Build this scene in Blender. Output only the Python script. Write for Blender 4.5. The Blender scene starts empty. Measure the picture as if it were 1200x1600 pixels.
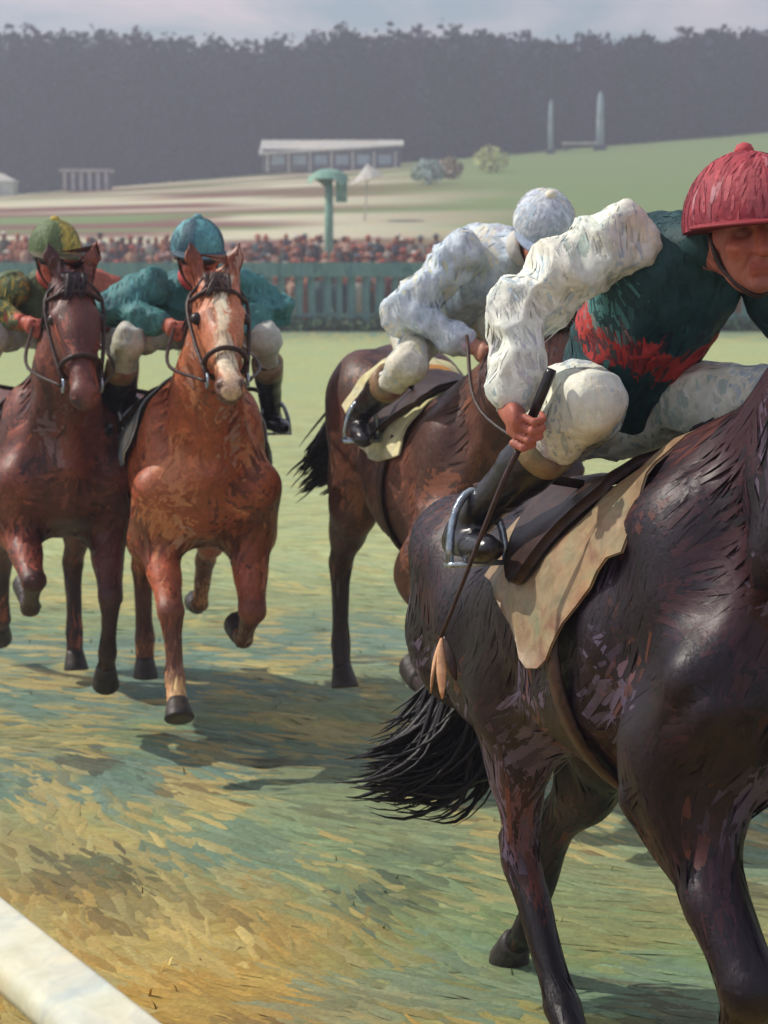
import bpy, math, random
import numpy as np
from mathutils import Vector, Matrix
from mathutils.bvhtree import BVHTree

random.seed(7)
rng = np.random.default_rng(7)
S = bpy.context.scene
COL = S.collection
R = math.radians

# ------------------------------------------------------------------ camera, sky, sun, exposure
CAM_Z = 2.18
PITCH = math.atan(390 / 3000)
cam_d = bpy.data.cameras.new('camera')
cam = bpy.data.objects.new('camera', cam_d)
COL.objects.link(cam)
cam.location = (0, 0, CAM_Z)
cam.rotation_euler = (R(90) - PITCH, 0, 0)
cam_d.sensor_fit = 'VERTICAL'
cam_d.sensor_height = 24
cam_d.lens = 45
cam_d.clip_start = 0.05
cam_d.clip_end = 5000
S.camera = cam
cam_d.dof.use_dof = True
cam_d.dof.focus_distance = 4.6
cam_d.dof.aperture_fstop = 4.0

SUN_ELEV = R(46)
SUN_AZ = R(-74)          # direction the light comes from, measured from +Y towards +X
w = bpy.data.worlds.new('World')
S.world = w
w.use_nodes = True
nt = w.node_tree
nt.nodes.clear()
sky = nt.nodes.new('ShaderNodeTexSky')
sky.sky_type = 'NISHITA'
sky.sun_disc = False
sky.sun_elevation = SUN_ELEV
sky.sun_rotation = SUN_AZ
sky.air_density = 1.0
sky.dust_density = 1.6
bg = nt.nodes.new('ShaderNodeBackground')
bg.inputs[1].default_value = 0.115
out = nt.nodes.new('ShaderNodeOutputWorld')
# thin lilac cloud streaks over the whole sky
tc = nt.nodes.new('ShaderNodeTexCoord')
mp = nt.nodes.new('ShaderNodeMapping')
mp.inputs['Scale'].default_value = (5, 5, 26)
nz = nt.nodes.new('ShaderNodeTexNoise')
nz.inputs['Scale'].default_value = 1.6
nz.inputs['Detail'].default_value = 6
nz.inputs['Distortion'].default_value = 0.6
cr = nt.nodes.new('ShaderNodeValToRGB')
cr.color_ramp.elements[0].position = 0.40
cr.color_ramp.elements[1].position = 0.66
mx = nt.nodes.new('ShaderNodeMix')
mx.data_type = 'RGBA'
mx.inputs[7].default_value = (7.6, 6.7, 7.2, 1)
nt.links.new(tc.outputs['Generated'], mp.inputs[0])
nt.links.new(mp.outputs[0], nz.inputs['Vector'])
nt.links.new(nz.outputs[0], cr.inputs[0])
nt.links.new(cr.outputs[0], mx.inputs[0])
nt.links.new(sky.outputs[0], mx.inputs[6])
nt.links.new(mx.outputs[2], bg.inputs[0])
nt.links.new(bg.outputs[0], out.inputs[0])

sun_d = bpy.data.lights.new('sun', 'SUN')
sun_d.energy = 3.6
sun_d.angle = R(0.6)
sun_d.color = (1.0, 0.93, 0.82)
sun = bpy.data.objects.new('sun', sun_d)
COL.objects.link(sun)
_sd = Vector((math.sin(SUN_AZ) * math.cos(SUN_ELEV), math.cos(SUN_AZ) * math.cos(SUN_ELEV), math.sin(SUN_ELEV)))
sun.rotation_euler = _sd.to_track_quat('Z', 'Y').to_euler()
sun.location = _sd * 60

S.view_settings.view_transform = 'Standard'
S.view_settings.look = 'None'
S.view_settings.exposure = 0.0
S.view_settings.gamma = 1.0
S.render.engine = 'CYCLES'
S.cycles.use_denoising = True
S.cycles.max_bounces = 6
S.cycles.volume_bounces = 0
S.cycles.transparent_max_bounces = 8

# ------------------------------------------------------------------ small helpers
def lin(r, g, b, k=1.0):
    f = lambda c: ((c / 255 + 0.055) / 1.055) ** 2.4 if c > 10 else c / 255 / 12.92
    return np.array([f(r) * k, f(g) * k, f(b) * k])

def V3(*a):
    return np.array(a, dtype=np.float64)

def unit(v):
    v = np.asarray(v, dtype=np.float64)
    return v / (np.linalg.norm(v, axis=-1, keepdims=True) + 1e-12)

def _hash(ix, iy, iz, seed):
    h = (ix.astype(np.uint32) * np.uint32(374761393) + iy.astype(np.uint32) * np.uint32(668265263)
         + iz.astype(np.uint32) * np.uint32(2147483647) + np.uint32(seed * 974711 & 0xffffffff))
    h = (h ^ (h >> np.uint32(13))) * np.uint32(1274126177)
    h = h ^ (h >> np.uint32(16))
    return (h & np.uint32(0xffff)).astype(np.float64) / 65535.0

def vnoise(p, seed=0):
    p = np.asarray(p, dtype=np.float64)
    i = np.floor(p).astype(np.int64)
    f = p - i
    u = f * f * (3 - 2 * f)
    r = 0
    with np.errstate(over='ignore'):
        for dx in (0, 1):
            for dy in (0, 1):
                for dz in (0, 1):
                    wgt = (u[..., 0] if dx else 1 - u[..., 0]) * (u[..., 1] if dy else 1 - u[..., 1]) * (u[..., 2] if dz else 1 - u[..., 2])
                    r = r + wgt * _hash(i[..., 0] + dx, i[..., 1] + dy, i[..., 2] + dz, seed)
    return r

def fbm(p, seed=0, oct=3):
    p = np.asarray(p, dtype=np.float64)
    a, s, t = 0.5, 0.0, 0.0
    for o in range(oct):
        s = s + a * vnoise(p * (2 ** o) + o * 17.3, seed + o)
        t += a
        a *= 0.5
    return s / t

def new_mesh(name, verts, faces, mat, parent=None, smooth=True, col=None, normals=None):
    me = bpy.data.meshes.new(name)
    verts = np.asarray(verts, dtype=np.float64)
    me.from_pydata(verts.tolist(), [], faces.tolist() if isinstance(faces, np.ndarray) else faces)
    if smooth:
        me.polygons.foreach_set('use_smooth', [True] * len(me.polygons))
    if col is not None:
        at = me.color_attributes.new('Col', 'FLOAT_COLOR', 'POINT')
        c4 = np.ones((len(verts), 4), dtype=np.float32)
        c4[:, :3] = np.clip(col, 0, 1)
        at.data.foreach_set('color', c4.ravel())
    me.update()
    if normals is not None:
        me.normals_split_custom_set_from_vertices(np.asarray(normals).tolist())
    if mat is not None:
        me.materials.append(mat)
    ob = bpy.data.objects.new(name, me)
    COL.objects.link(ob)
    if parent is not None:
        ob.parent = parent
    return ob

def empty(name, loc=(0, 0, 0), rot=(0, 0, 0)):
    o = bpy.data.objects.new(name, None)
    o.empty_display_size = 0.2
    COL.objects.link(o)
    o.location = loc
    o.rotation_euler = rot
    return o

def tag(o, label=None, cat=None, group=None, kind=None):
    if label: o['label'] = label
    if cat: o['category'] = cat
    if group: o['group'] = group
    if kind: o['kind'] = kind
    return o

class MB:
    """collects boxes, tubes and sheets for ONE mesh"""
    def __init__(self):
        self.v, self.f, self.c = [], [], []
        self.col = None
    def add(self, vs, fs, col=None):
        o = len(self.v)
        self.v += [tuple(float(q) for q in p) for p in vs]
        self.f += [[i + o for i in f] for f in fs]
        self.c += [tuple(col) if col is not None else (1, 1, 1)] * len(vs)
    def box(self, c, s, rz=0.0, col=None, taper=1.0):
        x, y, z = s[0] / 2, s[1] / 2, s[2] / 2
        vs = []
        for sz in (-1, 1):
            k = taper if sz > 0 else 1
            for sx, sy in ((-1, -1), (1, -1), (1, 1), (-1, 1)):
                px, py = sx * x * k, sy * y * k
                vs.append((c[0] + px * math.cos(rz) - py * math.sin(rz), c[1] + px * math.sin(rz) + py * math.cos(rz), c[2] + sz * z))
        self.add(vs, [[3, 2, 1, 0], [4, 5, 6, 7], [0, 1, 5, 4], [1, 2, 6, 5], [2, 3, 7, 6], [3, 0, 4, 7]], col)
    def tube(self, pts, rad, n=6, flat=1.0, side=None, col=None):
        pts = np.asarray(pts, dtype=np.float64)
        m = len(pts)
        rad = np.broadcast_to(np.asarray(rad, dtype=np.float64), (m,))
        t = unit(np.gradient(pts, axis=0))
        ref = np.array(side, dtype=np.float64) if side is not None else np.array([0.13, 0.21, 0.97])
        vs, fs = [], []
        for i in range(m):
            a = np.cross(t[i], ref)
            if np.linalg.norm(a) < 1e-4:
                a = np.cross(t[i], [1, 0.1, 0])
            a = unit(a); b = np.cross(a, t[i])
            for k in range(n):
                an = 2 * math.pi * k / n
                vs.append(pts[i] + rad[i] * (math.cos(an) * a * flat + math.sin(an) * b))
        for i in range(m - 1):
            for k in range(n):
                k2 = (k + 1) % n
                fs.append([i * n + k, i * n + k2, (i + 1) * n + k2, (i + 1) * n + k])
        fs.append(list(range(n))[::-1])
        fs.append([(m - 1) * n + k for k in range(n)])
        self.add(vs, fs, col)
    def build(self, name, mat, parent=None, smooth=True, usecol=False):
        return new_mesh(name, np.array(self.v), self.f, mat, parent, smooth, np.array(self.c) if usecol else None)

def spline(pts, n):
    """Catmull-Rom through pts"""
    P = np.asarray(pts, dtype=np.float64)
    P = np.vstack([2 * P[0] - P[1], P, 2 * P[-1] - P[-2]])
    outp = []
    segs = len(P) - 3
    for u in np.linspace(0, segs - 1e-6, n):
        i = int(u); t = u - i
        a, b, c, d = P[i:i + 4]
        outp.append(0.5 * ((2 * b) + (c - a) * t + (2 * a - 5 * b + 4 * c - d) * t * t + (3 * b - a - 3 * c + d) * t ** 3))
    return np.array(outp)

# ------------------------------------------------------------------ materials
def mat_paint(name, cols=None, attr=False, scale=14.0, stretch=(1, 1, 1), rough=0.55, bump=0.25, bump_scale=60.0,
              var=0.22, spec=0.4, sheen=0.0, hue=(0.10, 0.06, 0.16), metallic=0.0):
    """procedural surface with streaky, bristle-like variation of colour and relief in object space"""
    m = bpy.data.materials.new(name)
    m.use_nodes = True
    t = m.node_tree
    b = t.nodes['Principled BSDF']
    N = t.nodes.new; L = t.links.new
    tcn = N('ShaderNodeTexCoord'); mpn = N('ShaderNodeMapping')
    mpn.inputs['Scale'].default_value = stretch
    L(tcn.outputs['Object'], mpn.inputs[0])
    n1 = N('ShaderNodeTexNoise'); n1.inputs['Scale'].default_value = scale
    n1.inputs['Detail'].default_value = 5; n1.inputs['Distortion'].default_value = 1.2
    L(mpn.outputs[0], n1.inputs['Vector'])
    n2 = N('ShaderNodeTexNoise'); n2.inputs['Scale'].default_value = bump_scale
    n2.inputs['Detail'].default_value = 4; n2.inputs['Distortion'].default_value = 0.8
    L(mpn.outputs[0], n2.inputs['Vector'])
    if attr:
        a = N('ShaderNodeVertexColor'); a.layer_name = 'Col'
        base = a.outputs[0]
    else:
        r = N('ShaderNodeValToRGB')
        els = r.color_ramp.elements
        k = len(cols)
        pos = [0.28 + 0.44 * i / max(1, k - 1) for i in range(k)]
        els[0].position = pos[0]; els[0].color = (*cols[0], 1)
        els[1].position = pos[-1]; els[1].color = (*cols[-1], 1)
        for i in range(1, k - 1):
            e = els.new(pos[i]); e.color = (*cols[i], 1)
        L(n1.outputs[0], r.inputs[0])
        base = r.outputs[0]
    # brightness streaks
    mr = N('ShaderNodeMapRange')
    mr.inputs[1].default_value = 0.3; mr.inputs[2].default_value = 0.7
    mr.inputs[3].default_value = 1 - var; mr.inputs[4].default_value = 1 + var
    L(n2.outputs[0], mr.inputs[0])
    mul = N('ShaderNodeVectorMath'); mul.operation = 'SCALE'
    L(base, mul.inputs[0]); L(mr.outputs[0], mul.inputs['Scale'])
    # slight hue drift
    n3 = N('ShaderNodeTexNoise'); n3.inputs['Scale'].default_value = scale * 0.6
    n3.inputs['Detail'].default_value = 3
    L(mpn.outputs[0], n3.inputs['Vector'])
    ml = N('ShaderNodeMix'); ml.data_type = 'RGBA'; ml.blend_type = 'MULTIPLY'
    ml.inputs[0].default_value = 1.0
    r3 = N('ShaderNodeValToRGB')
    r3.color_ramp.elements[0].position = 0.3; r3.color_ramp.elements[1].position = 0.7
    r3.color_ramp.elements[0].color = (1 + 0, 1 - hue[1], 1 - hue[2], 1)
    r3.color_ramp.elements[1].color = (1 - hue[0], 1 - hue[1] * 0.3, 1, 1)
    L(n3.outputs[0], r3.inputs[0])
    L(mul.outputs[0], ml.inputs[6]); L(r3.outputs[0], ml.inputs[7])
    L(ml.outputs[2], b.inputs['Base Color'])
    b.inputs['Roughness'].default_value = rough
    b.inputs['Specular IOR Level'].default_value = spec
    b.inputs['Metallic'].default_value = metallic
    if sheen:
        b.inputs['Sheen Weight'].default_value = sheen
    bp = N('ShaderNodeBump'); bp.inputs['Strength'].default_value = bump
    bp.inputs['Distance'].default_value = 0.01
    L(n2.outputs[0], bp.inputs['Height']); L(bp.outputs[0], b.inputs['Normal'])
    return m

M = {}
M['coat'] = mat_paint('coat', attr=True, scale=7, stretch=(1, 2.2, 1.4), rough=0.48, bump=0.25, bump_scale=38, var=0.28, spec=0.42, hue=(0.12, 0.10, 0.22))
M['brush_stroke'] = mat_paint('coat_stroke', attr=True, scale=9, rough=0.46, bump=0.12, bump_scale=90, var=0.15, spec=0.42)
M['hair'] = mat_paint('hair', attr=True, scale=20, rough=0.5, bump=0.2, bump_scale=90, var=0.25)
M['hoof'] = mat_paint('hoof_horn', [lin(38, 34, 36), lin(70, 62, 58)], rough=0.5)
M['cloth'] = mat_paint('silk', attr=True, scale=10, stretch=(1, 1, 1), rough=0.65, bump=0.3, bump_scale=34, var=0.12, spec=0.35, hue=(0.08, 0.04, 0.10))
M['skin'] = mat_paint('skin', attr=True, scale=22, rough=0.5, bump=0.2, bump_scale=70, var=0.14)
M['leather'] = mat_paint('boot_leather', [lin(16, 14, 20), lin(34, 30, 40)], scale=12, rough=0.28, bump=0.3, bump_scale=30, spec=0.6)
M['tan'] = mat_paint('tan_leather', [lin(132, 92, 76), lin(160, 134, 104), lin(136, 132, 104)], scale=9, rough=0.45, bump=0.3, bump_scale=28)
M['flap'] = mat_paint('pale_tan_leather', [lin(214, 150, 112), lin(226, 176, 138)], scale=12, rough=0.5)
M['tack'] = mat_paint('tack_leather', [lin(40, 26, 24), lin(74, 48, 40)], scale=20, rough=0.45)
M['steel'] = mat_paint('steel', [lin(150, 165, 185), lin(195, 205, 215)], scale=20, rough=0.25, metallic=0.7)
M['lens'] = mat_paint('goggle_lens', [lin(34, 24, 28), lin(54, 40, 42)], scale=20, rough=0.35, spec=0.4, bump=0.05)
M['ground'] = mat_paint('turf', attr=True, scale=3.0, stretch=(0.5, 1.0, 1), rough=0.9, bump=0.7, bump_scale=22, var=0.24, spec=0.1, hue=(0.16, 0.04, 0.20))
M['grass'] = mat_paint('grass_blade', attr=True, scale=6, rough=0.8, bump=0.3, bump_scale=60, var=0.16, spec=0.15)
M['rail'] = mat_paint('white_rail_paint', [lin(205, 212, 205, .95), lin(232, 230, 208, .95), lin(222, 218, 188, .95)], scale=7, stretch=(1, 1, 1), rough=0.4, bump=0.3, bump_scale=24, var=0.08)
M['rail_shade'] = mat_paint('blue_grey_rail_shade', [lin(70, 98, 120), lin(120, 135, 140), lin(205, 195, 175)], scale=9, rough=0.6, bump=0.4, bump_scale=24)  # shade below the rail, put into the colour
M['fence'] = mat_paint('teal_fence_paint', [lin(70, 112, 116), lin(110, 152, 150), lin(130, 160, 150)], scale=1.2, stretch=(3, 3, 0.6), rough=0.7, bump=0.3, bump_scale=8)
M['mint'] = mat_paint('mint_paint', [lin(120, 165, 150), lin(155, 190, 172)], scale=2, rough=0.7, bump_scale=8)
M['white'] = mat_paint('chalky_white_paint', [lin(190, 190, 190), lin(225, 222, 212)], scale=0.6, rough=0.7, bump_scale=4)
M['slate'] = mat_paint('slate_grey', [lin(84, 84, 100), lin(120, 118, 130)], scale=0.6, rough=0.7, bump_scale=4)
M['paleblue'] = mat_paint('pale_blue_paint', [lin(140, 165, 185), lin(185, 200, 210)], scale=0.8, rough=0.6, bump_scale=4)
M['leaf'] = mat_paint('woodland_leaf', attr=True, scale=0.4, rough=0.8, bump=0.2, bump_scale=2, var=0.2, spec=0.1)
M['crowd'] = mat_paint('crowd_clothes', attr=True, scale=2, rough=0.8, bump=0.2, bump_scale=8, var=0.2, spec=0.1)
M['bark'] = mat_paint('bark', [lin(52, 46, 48), lin(78, 70, 66)], scale=2, rough=0.9, bump_scale=8)

# ------------------------------------------------------------------ smooth-union field and its surface
class Field:
    def __init__(self, lo, hi, h):
        self.lo = np.array(lo, dtype=np.float64); self.h = h
        n = np.ceil((np.array(hi) - self.lo) / h).astype(int) + 1
        self.D = np.full(tuple(n), 0.25, dtype=np.float32)
        self.ax = [self.lo[i] + h * np.arange(n[i]) for i in range(3)]
        self.prims = []
    def _grid(self, lo, hi):
        sl, ax = [], []
        for i in range(3):
            a = max(0, int(math.floor((lo[i] - self.lo[i]) / self.h)))
            b = min(len(self.ax[i]), int(math.ceil((hi[i] - self.lo[i]) / self.h)) + 1)
            if b <= a: return None, None
            sl.append(slice(a, b)); ax.append(self.ax[i][a:b])
        P = np.stack(np.meshgrid(*ax, indexing='ij'), -1)
        return tuple(sl), P
    def _put(self, fn, lo, hi, k, tagname, sub=False):
        pad = k + 2 * self.h
        sl, P = self._grid(np.array(lo) - pad, np.array(hi) + pad)
        if sl is None: return
        d = fn(P).astype(np.float32)
        D = self.D[sl]
        if sub:
            d = -d
            hh = np.clip(0.5 - 0.5 * (D - d) / k, 0, 1)
            self.D[sl] = D * (1 - hh) + d * hh + k * hh * (1 - hh)
        else:
            hh = np.clip(0.5 + 0.5 * (D - d) / k, 0, 1)
            self.D[sl] = D * (1 - hh) + d * hh - k * hh * (1 - hh)
        if tagname is not None:
            self.prims.append((fn, tagname, np.array(lo) - 0.06, np.array(hi) + 0.06))
    def cap(self, a, b, ra, rb=None, k=0.04, flat=1.0, side=(0, 1, 0), tag='coat', sub=False):
        rb = ra if rb is None else rb
        a = np.asarray(a, float); b = np.asarray(b, float)
        s = unit(side); ab = b - a; L2 = float(ab @ ab) + 1e-9
        def fn(p):
            q = p - a
            t = np.clip((q @ ab) / L2, 0, 1)
            r = q - t[..., None] * ab
            if flat != 1.0:
                rs = r @ s
                r = r + s * (rs * (1 / flat - 1))[..., None]
            return (np.linalg.norm(r, axis=-1) - (ra + t * (rb - ra))) * min(1.0, flat)
        m = max(ra, rb) * max(1, flat)
        self._put(fn, np.minimum(a, b) - m, np.maximum(a, b) + m, k, tag, sub)
    def ell(self, c, r, k=0.04, M3=None, tag='coat', sub=False):
        c = np.asarray(c, float); r = np.asarray(r, float)
        def fn(p):
            q = p - c
            if M3 is not None: q = q @ M3.T
            k0 = np.linalg.norm(q / r, axis=-1); k1 = np.linalg.norm(q / (r * r), axis=-1) + 1e-9
            return k0 * (k0 - 1) / k1
        m = r.max() if M3 is not None else r
        self._put(fn, c - m, c + m, k, tag, sub)
    def raw(self, fn, lo, hi, k=0.04, tag='coat'):
        self._put(fn, lo, hi, k, tag)
    def surface(self):
        D = self.D; ins = D < 0
        n = np.array(D.shape) - 1
        cnt = np.zeros(tuple(n), dtype=np.int8)
        cor = [(i, j, k) for i in (0, 1) for j in (0, 1) for k in (0, 1)]
        for (i, j, k) in cor:
            cnt += ins[i:i + n[0], j:j + n[1], k:k + n[2]]
        act = (cnt > 0) & (cnt < 8)
        A = np.argwhere(act)
        idx = np.full(tuple(n), -1, dtype=np.int64)
        idx[tuple(A.T)] = np.arange(len(A))
        acc = np.zeros((len(A), 3)); c = np.zeros(len(A))
        for c0 in cor:
            for axn in range(3):
                if c0[axn]: continue
                c1 = list(c0); c1[axn] = 1
                v0 = D[A[:, 0] + c0[0], A[:, 1] + c0[1], A[:, 2] + c0[2]]
                v1 = D[A[:, 0] + c1[0], A[:, 1] + c1[1], A[:, 2] + c1[2]]
                x = (v0 < 0) != (v1 < 0)
                t = np.where(x, v0 / np.where(x, v0 - v1, 1), 0)
                pos = np.array(c0) + t[:, None] * (np.array(c1) - np.array(c0))
                acc += pos * x[:, None]; c += x
        verts = self.lo + self.h * (A + acc / c[:, None])
        quads = []
        for axn in range(3):
            o1, o2 = [(1, 2), (2, 0), (0, 1)][axn]
            s0 = [slice(None)] * 3; s1 = [slice(None)] * 3
            s0[axn] = slice(0, -1); s1[axn] = slice(1, None)
            E = np.argwhere(ins[tuple(s0)] != ins[tuple(s1)])
            ok = np.ones(len(E), bool)
            for o in (o1, o2):
                ok &= (E[:, o] > 0) & (E[:, o] < n[o])
            E = E[ok]
            def cell(d1, d2):
                e = E.copy(); e[:, o1] += d1; e[:, o2] += d2
                return idx[e[:, 0], e[:, 1], e[:, 2]]
            q = np.stack([cell(-1, -1), cell(0, -1), cell(0, 0), cell(-1, 0)], 1)
            flip = ~ins[E[:, 0], E[:, 1], E[:, 2]]
            q[flip] = q[flip][:, ::-1]
            quads.append(q)
        q = np.vstack(quads)
        q = q[(q >= 0).all(1)]
        return verts, q
    def colour(self, verts, table, soft=0.012):
        w = np.zeros(len(verts)); c = np.zeros((len(verts), 3))
        for fn, tg, lo, hi in self.prims:
            m = ((verts > lo) & (verts < hi)).all(1)
            if not m.any(): continue
            d = fn(verts[m])
            ww = np.exp(-np.clip(d, -0.05, 0.3) / soft)
            w[m] += ww; c[m] += ww[:, None] * np.asarray(table[tg])
        w0 = w < 1e-9
        c[w0] = table[list(table)[0]]; w[w0] = 1
        return c / w[:, None]

def vert_normals(v, q):
    n = np.zeros_like(v)
    fn = np.cross(v[q[:, 2]] - v[q[:, 0]], v[q[:, 3]] - v[q[:, 1]])
    for k in range(4):
        np.add.at(n, q[:, k], fn)
    return unit(n)

def relax(v, q, it=1, lam=0.5):
    for _ in range(it):
        acc = np.zeros_like(v); c = np.zeros(len(v))
        for k in range(4):
            a, b = q[:, k], q[:, (k + 1) % 4]
            np.add.at(acc, a, v[b]); np.add.at(acc, b, v[a])
            np.add.at(c, a, 1); np.add.at(c, b, 1)
        v = v + lam * (acc / np.maximum(c, 1)[:, None] - v)
    return v

def strokes(name, v, q, nrm, col, n, L, W, flow, parent, mat, palette=(), var=0.25, lift=0.003, seed=1, keep=None, clump=6.0):
    """short brush strokes that follow a surface, all in one mesh; shaded with the surface's own normals"""
    g = np.random.default_rng(seed)
    ctr = v[q].mean(1)
    area = np.linalg.norm(np.cross(v[q[:, 2]] - v[q[:, 0]], v[q[:, 3]] - v[q[:, 1]]), axis=1)
    if keep is not None:
        area = area * keep(ctr)
    fi = g.choice(len(q), n, p=area / area.sum())
    b = g.dirichlet((1, 1, 1, 1), n)
    p = (v[q[fi]] * b[..., None]).sum(1)
    nn = unit((nrm[q[fi]] * b[..., None]).sum(1))
    cc = (col[q[fi]] * b[..., None]).sum(1)
    cur = np.stack([fbm(p * 4.5 + 31 * i_, 90 + i_, 2) - .5 for i_ in range(3)], -1)
    f = flow(p) + cur * 2.2 + g.normal(0, 0.16, (n, 3))
    t = unit(f - nn * (f * nn).sum(1, keepdims=True))
    s = np.cross(nn, t)
    l = L * g.uniform(0.5, 1.5, n); w_ = W * g.uniform(0.5, 1.4, n)
    bend = g.normal(0, 0.18, n)
    cc = cc * np.exp(g.normal(0, var, n))[:, None]
    for kp, (pc, prob, mixv) in enumerate(palette):
        val = fbm(p * (clump * np.array([.7, 1, 1])) + 13.7 * kp + seed, 120 + kp, 2) + g.normal(0, .05, n)
        m = val > np.quantile(val, 1 - prob)
        mm = (mixv * np.clip((val[m] - np.quantile(val, 1 - prob)) / .05, .15, 1))[:, None]
        cc[m] = cc[m] * (1 - mm) + np.asarray(pc) * mm
    us = [-0.5, -0.2, 0.2, 0.5]; ws = [0.35, 1.0, 0.9, 0.12]; zs = [-0.6, 1.0, 1.0, 0.2]
    VV, NN = [], []
    for u, ww, zz in zip(us, ws, zs):
        base = p + t * (u * l)[:, None] + s * (bend * l * (u * u))[:, None] + nn * (lift * zz)
        for sg in (-1, 1):
            VV.append(base + s * (sg * ww * w_ / 2)[:, None])
    VV = np.stack(VV, 1).reshape(-1, 3)
    bvh = BVHTree.FromPolygons(v.tolist(), q.tolist())
    ql = q
    rise = np.repeat(g.uniform(.4, 1.3, n) * lift, 8) * np.tile(np.repeat([.15, 1, 1, .3], 2), n)
    NN = np.zeros_like(VV)
    for i_ in range(len(VV)):
        loc_, _n, fi_, _d = bvh.find_nearest(VV[i_])
        k_ = nrm[ql[fi_]].sum(0); k_ = k_ / (np.sqrt(k_ @ k_) + 1e-9)
        NN[i_] = k_
        VV[i_] = np.array(loc_) + k_ * rise[i_]
    o = (np.arange(n) * 8)[:, None]
    F = np.concatenate([o + np.array([[a, a + 2, a + 3, a + 1]]) for a in (0, 2, 4)], 0)
    ob = new_mesh(name, VV, F, mat, parent, True, np.repeat(cc, 8, 0), NN)
    ob['kind'] = 'stuff'
    return ob

# ------------------------------------------------------------------ the setting
def terrain(x, y):
    x = np.asarray(x, float); y = np.asarray(y, float)
    z = np.interp(y, [0, 63.5, 84, 120, 205, 420], [0, 0, 2.6, 6.5, 12.5, 13.5])
    side = np.clip((y - 75) / 130, 0, 1) * np.clip(x * 0.085, -4, 7)
    return z + side

def cam_point(px, py, z):
    """a point of the given height on the line through a place in the picture (used once, to survey where things stand)"""
    x = (px - 600) / 3000; yv = (800 - py) / 3000
    cp, sp = math.cos(PITCH), math.sin(PITCH)
    d = V3(x, cp + yv * sp, -sp + yv * cp)
    t = (z - CAM_Z) / d[2]
    return V3(0, 0, CAM_Z) + d * t

SCUFFS = [(cam_point(px_, py_, 0.), r_, st_) for px_, py_, r_, st_ in ((150, 1370, .20, .9), (95, 1345, .12, .7), (240, 1410, .14, .6), (330, 1425, .12, .5), (630, 1385, .20, .8), (670, 1335, .12, .7), (560, 1410, .12, .5), (520, 1275, .10, .6))]
OCHRE = lin(196, 160, 88, .85); STRAW = lin(206, 184, 118, .85); OLIVE = lin(148, 146, 94, .85)
GREEN = lin(132, 152, 104, .85); BLUEG = lin(122, 148, 136, .85); BRIGHT = lin(192, 200, 146, .85); SAGE = lin(146, 168, 138, .82)
HILL = lin(150, 170, 118, .75); PINK = lin(158, 112, 106, .75); SOIL = lin(104, 92, 74, .8)

def ground_colour(x, y):
    x = np.asarray(x, float); y = np.asarray(y, float)
    def mixc(c, d, t):
        return c * (1 - t[..., None]) + d * t[..., None]
    P = np.stack([x, y, 0 * x], -1)
    # turf swathes lie along the track's line
    ca, sa = math.cos(R(32)), math.sin(R(32))
    U = np.stack([(x * sa - y * ca) * 0.9, (x * ca + y * sa) * 2.6, 0 * x], -1)
    n1 = fbm(U * 0.9, 3, 3); n2 = fbm(P * 1.3 + 9, 11, 3); n3 = fbm(U * 3.1 + 5, 21, 2); n4 = fbm(P * np.array([0.5, 1.6, 1]) + 3, 31, 3)
    c = np.broadcast_to(OLIVE, P.shape).copy()
    sm = lambda e0, e1, v: (lambda t: t * t * (3 - 2 * t))(np.clip((v - e0) / (e1 - e0), 0, 1))
    c = mixc(c, GREEN, sm(0.45, 0.62, n2))
    # worn ochre strip next to the rail
    worn = sm(1.5, 0.1, x * ca + (y - 4.4) * sa * 1.0 + (n2 - 0.5) * 1.5)
    c = mixc(c, OCHRE, worn * sm(0.25, 0.55, n1 + 0.15))
    c = mixc(c, STRAW, worn * sm(0.52, 0.70, n3) * 0.8)
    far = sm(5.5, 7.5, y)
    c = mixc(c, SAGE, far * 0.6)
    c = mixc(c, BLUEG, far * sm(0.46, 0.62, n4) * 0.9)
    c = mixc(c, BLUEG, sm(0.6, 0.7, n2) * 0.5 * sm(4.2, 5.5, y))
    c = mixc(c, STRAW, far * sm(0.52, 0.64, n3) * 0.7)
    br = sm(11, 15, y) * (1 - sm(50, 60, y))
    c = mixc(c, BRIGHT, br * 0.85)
    c = mixc(c, SOIL, sm(0.66, 0.76, fbm(P * 2.3 + 40, 61, 3)) * 0.6 * (y < 11))
    for (q_, r_, st_) in SCUFFS:
        dx_, dy_ = x - q_[0], y - q_[1]
        e_ = np.sqrt(((dx_ * .8 - dy_ * .25) / r_) ** 2 + ((dy_ * .7 + dx_ * .3) / (r_ * .9)) ** 2) + (n3 - .5) * 1.6
        c = mixc(c, lin(70, 76, 72, .8), sm(1.3, .3, e_) * st_ * .6)
    hill = sm(60, 70, y)
    hc = np.broadcast_to(HILL, P.shape).copy()
    ns = fbm(np.stack([x * 0.05, y * 0.34, 0 * x], -1), 41, 3)
    left = sm(12, -6, x + (y - 100) * 0.05)
    hc = mixc(hc, PINK, sm(0.40, 0.52, ns) * left)
    hc = mixc(hc, lin(232, 222, 198, .85), sm(0.50, 0.60, fbm(np.stack([x * 0.05 + 7, y * 0.3, 0 * x], -1), 51, 2)) * left)
    c = mixc(c, hc, hill)
    return c

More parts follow.
